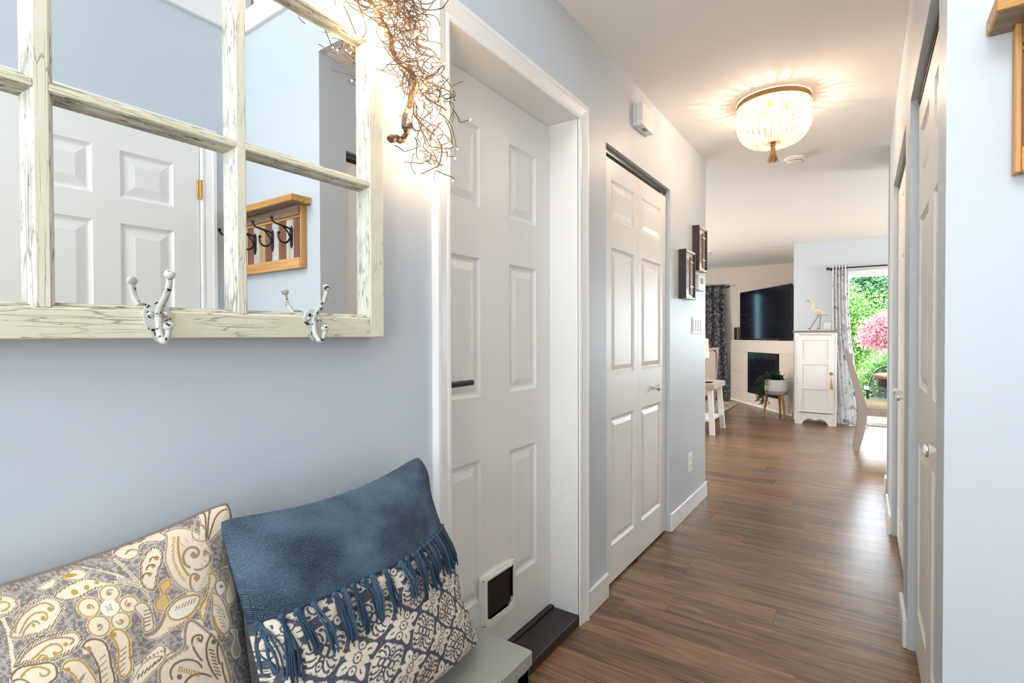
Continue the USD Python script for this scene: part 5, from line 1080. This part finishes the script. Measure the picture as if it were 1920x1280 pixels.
# ------------------------------------------------------------------ dining corner
dc = thing('dining_chair', 'greyed wooden dining chair with curved back posts and cream seat', 'dining chair', (.15, 6.35, 0))
def post(y):
    ctr = spline([(-.055, 0), (-.030, .16), (-.008, .33), (-.012, .45), (-.05, .64), (-.098, .83), (-.150, 1.02)], 40); wd = np.interp(np.linspace(0, 1, 40), [0, .2, .42, .6, 1], [.021, .031, .037, .031, .018])
    poly = np.vstack([ctr - np.c_[wd, 0 * wd], (ctr + np.c_[wd, 0 * wd])[::-1]]); return prism(shapely.Polygon(poly), .036, 'xz', y - .018)
for y, o_x in ((6.165, 0), (6.565, -.018)): q_ = post(y); q_.apply_translation((o_x, 0, 0)); part(dc, 'back_post', q_, 'gray_wood')
part(dc, 'back_rest', [box(-.12, -.085, 6.18, 6.55, .80, .98, .008), box(-.06, -.035, 6.18, 6.55, .52, .58, .005)], 'gray_wood')
part(dc, 'seat_rail', [box(-.0, .42, 6.15, 6.178, .365, .425, .003), box(-.018, .42, 6.552, 6.58, .365, .425, .003), box(.395, .42, 6.18, 6.55, .365, .425, .003)], 'gray_wood')
part(dc, 'seat_cushion', rbox(-.0, .425, 6.15, 6.58, .415, .49, .03), 'seat_fabric', label='cream upholstered seat')
for y in (6.167, 6.563): part(dc, 'front_leg', tube([(.40, y, .40), (.405, y, 0)], [.022, .015], 8), 'gray_wood')
rt_ = thing('dining_table', 'round dining table with tan wooden top and black apron at the right edge', 'table', (.74, 6.95, 0))
tx, ty, tr2 = .74, 6.95, .66
part(rt_, 'table_top', lathe([(0, .70), (tr2 - .004, .70), (tr2, .704), (tr2, .722), (tr2 - .006, .728), (0, .728)], 72, (tx, ty, 0)), 'table_top_wood', label='tan wooden round top'); part(rt_, 'apron', lathe([(tr2 - .055, .61), (tr2 - .05, .605), (tr2 - .045, .61), (tr2 - .045, .70), (tr2 - .055, .70), (tr2 - .055, .61)], 72, (tx, ty, 0)), 'black_paint', label='black apron')
part(rt_, 'pedestal', lathe([(0, .05), (.07, .05), (.09, .10), (.05, .2), (.06, .4), (.09, .55), (.12, .70), (0, .70)], 28, (tx, ty, 0)), 'black_paint')
for a in (math.radians(238), math.radians(-30), math.radians(120)): part(rt_, 'foot', tube(spline([(tx, ty, .12), (tx + .3 * math.cos(a), ty + .3 * math.sin(a), .09), (tx + .56 * math.cos(a), ty + .56 * math.sin(a), .035)], 12), np.linspace(.045, .026, 12), 10), 'black_paint')

# ------------------------------------------------------------------ garden beyond the patio door
structure('ground', box(-12, 14, 8.13, 26, -.32, -.16), 'concrete')
def shrub(name, label, c, r, n, leaf, size, seed, cat='shrub'):
    rr = np.random.default_rng(seed); t = thing(name, label, cat, (c[0], c[1], -.16))
    bl = rr.normal(size=(26, 3)); bl /= np.linalg.norm(bl, axis=1)[:, None]; bl = bl * (rr.random((26, 1)) ** .4) * .72
    k = rr.integers(0, 26, n); d = rr.normal(size=(n, 3)); d /= np.linalg.norm(d, axis=1)[:, None]
    p = bl[k] + d * (.25 + .2 * rr.random((n, 1))); p = np.asarray(c) + p * np.asarray(r); p[:, 2] = np.maximum(p[:, 2], -.12)
    a = rr.normal(size=(n, 3)); a /= np.linalg.norm(a, axis=1)[:, None]; b = np.cross(a, d); b /= np.linalg.norm(b, axis=1)[:, None]
    s = size * (.6 + .8 * rr.random((n, 1)))
    V = np.stack([p - a * s, p + b * s * .45, p + a * s, p - b * s * .45], 1).reshape(-1, 3); i = np.arange(n) * 4; F = np.vstack([np.c_[i, i + 1, i + 2], np.c_[i, i + 2, i + 3]])
    part(t, 'foliage', (V, F), leaf, kind='stuff', smooth=False)
    part(t, 'branches', [tube(spline([(c[0] + rr.uniform(-.1, .1), c[1], -.17), (c[0] + q[0] * r[0] * .5, c[1] + q[1] * r[1] * .5, c[2] * .6), tuple(np.asarray(c) + q * np.asarray(r))], 8), np.linspace(.025, .006, 8), 5) for q in bl[:10]], 'bark', kind='stuff')
shrub('garden_shrub', 'dense dark green shrub rising highest behind the patio', (.35, 14.8, 2.1), (1.9, .8, 1.5), 15000, 'leaf_dark', .045, 1)
shrub('garden_shrub', 'lime green shrub with pale sunlit leaves at the left of the patio door', (-.15, 13.2, 1.05), (.95, .45, 1.4), 15000, 'leaf_lime', .03, 2)
shrub('flowering_shrub', 'pink and red leaved shrub in the middle of the garden view', (.6, 12.1, 1.2), (.75, .38, .5), 11000, 'leaf_pink', .027, 3)
shrub('garden_shrub', 'bright green low shrub behind the dark patio chair', (.5, 11.25, .35), (.85, .3, .6), 13000, 'leaf_lime', .03, 4)
shrub('garden_shrub', 'green leafy shrub at the lower left behind the patio', (-1.0, 11.3, .3), (.6, .45, .55), 11000, 'leaf_green', .03, 5)
pc = thing('patio_chair', 'dark slatted garden chair on the patio behind the round table', 'patio chair', (.34, 9.9, -.16))
for k in range(7):
    f = (k - 3) / 3.; x = .34 + .24 * f; top = .65 - .22 * f * f
    part(pc, 'back_slat', tube(spline([(x * .8 + .084, 9.78, .20), (x * .95 + .02, 9.93, .42), (x, 10.02, top)], 10), .0, 4) if False else trimesh.convex.convex_hull(np.array([(xx + dx, yy + dy, zz) for xx, yy, zz in ((x * .75 + .085, 9.78, .18), (x, 10.03, top)) for dx in (-.024, .024) for dy in (-.008, .008)])), 'dark_slat')
part(pc, 'back_hoop', tube(spline([(.34 - .27, 9.99, .30), (.34 - .25, 10.02, .42), (.34 - .14, 10.04, .62), (.34, 10.05, .66), (.34 + .14, 10.04, .62), (.34 + .25, 10.02, .42), (.34 + .27, 9.99, .30)], 30), .016, 8), 'dark_slat')
for k in range(6): part(pc, 'seat_slat', box(.08, .60, 9.35 + .07 * k, 9.41 + .07 * k, .17 + .0 * k, .19, .003), 'dark_slat')
for s in (-1, 1):
    part(pc, 'arm', box(.34 + s * .30 - .035, .34 + s * .30 + .035, 9.28, 10.0, .325, .345, .004), 'dark_slat'); part(pc, 'front_leg', box(.34 + s * .29 - .02, .34 + s * .29 + .02, 9.33, 9.39, -.16, .325, .003), 'dark_slat'); part(pc, 'rear_leg', box(.34 + s * .29 - .02, .34 + s * .29 + .02, 9.9, 9.96, -.16, .325, .003), 'dark_slat')
part(pc, 'seat_frame', [box(.06, .62, 9.34, 9.36, .12, .17, .002), box(.06, .62, 9.9, 9.92, .12, .17, .002)], 'dark_slat')
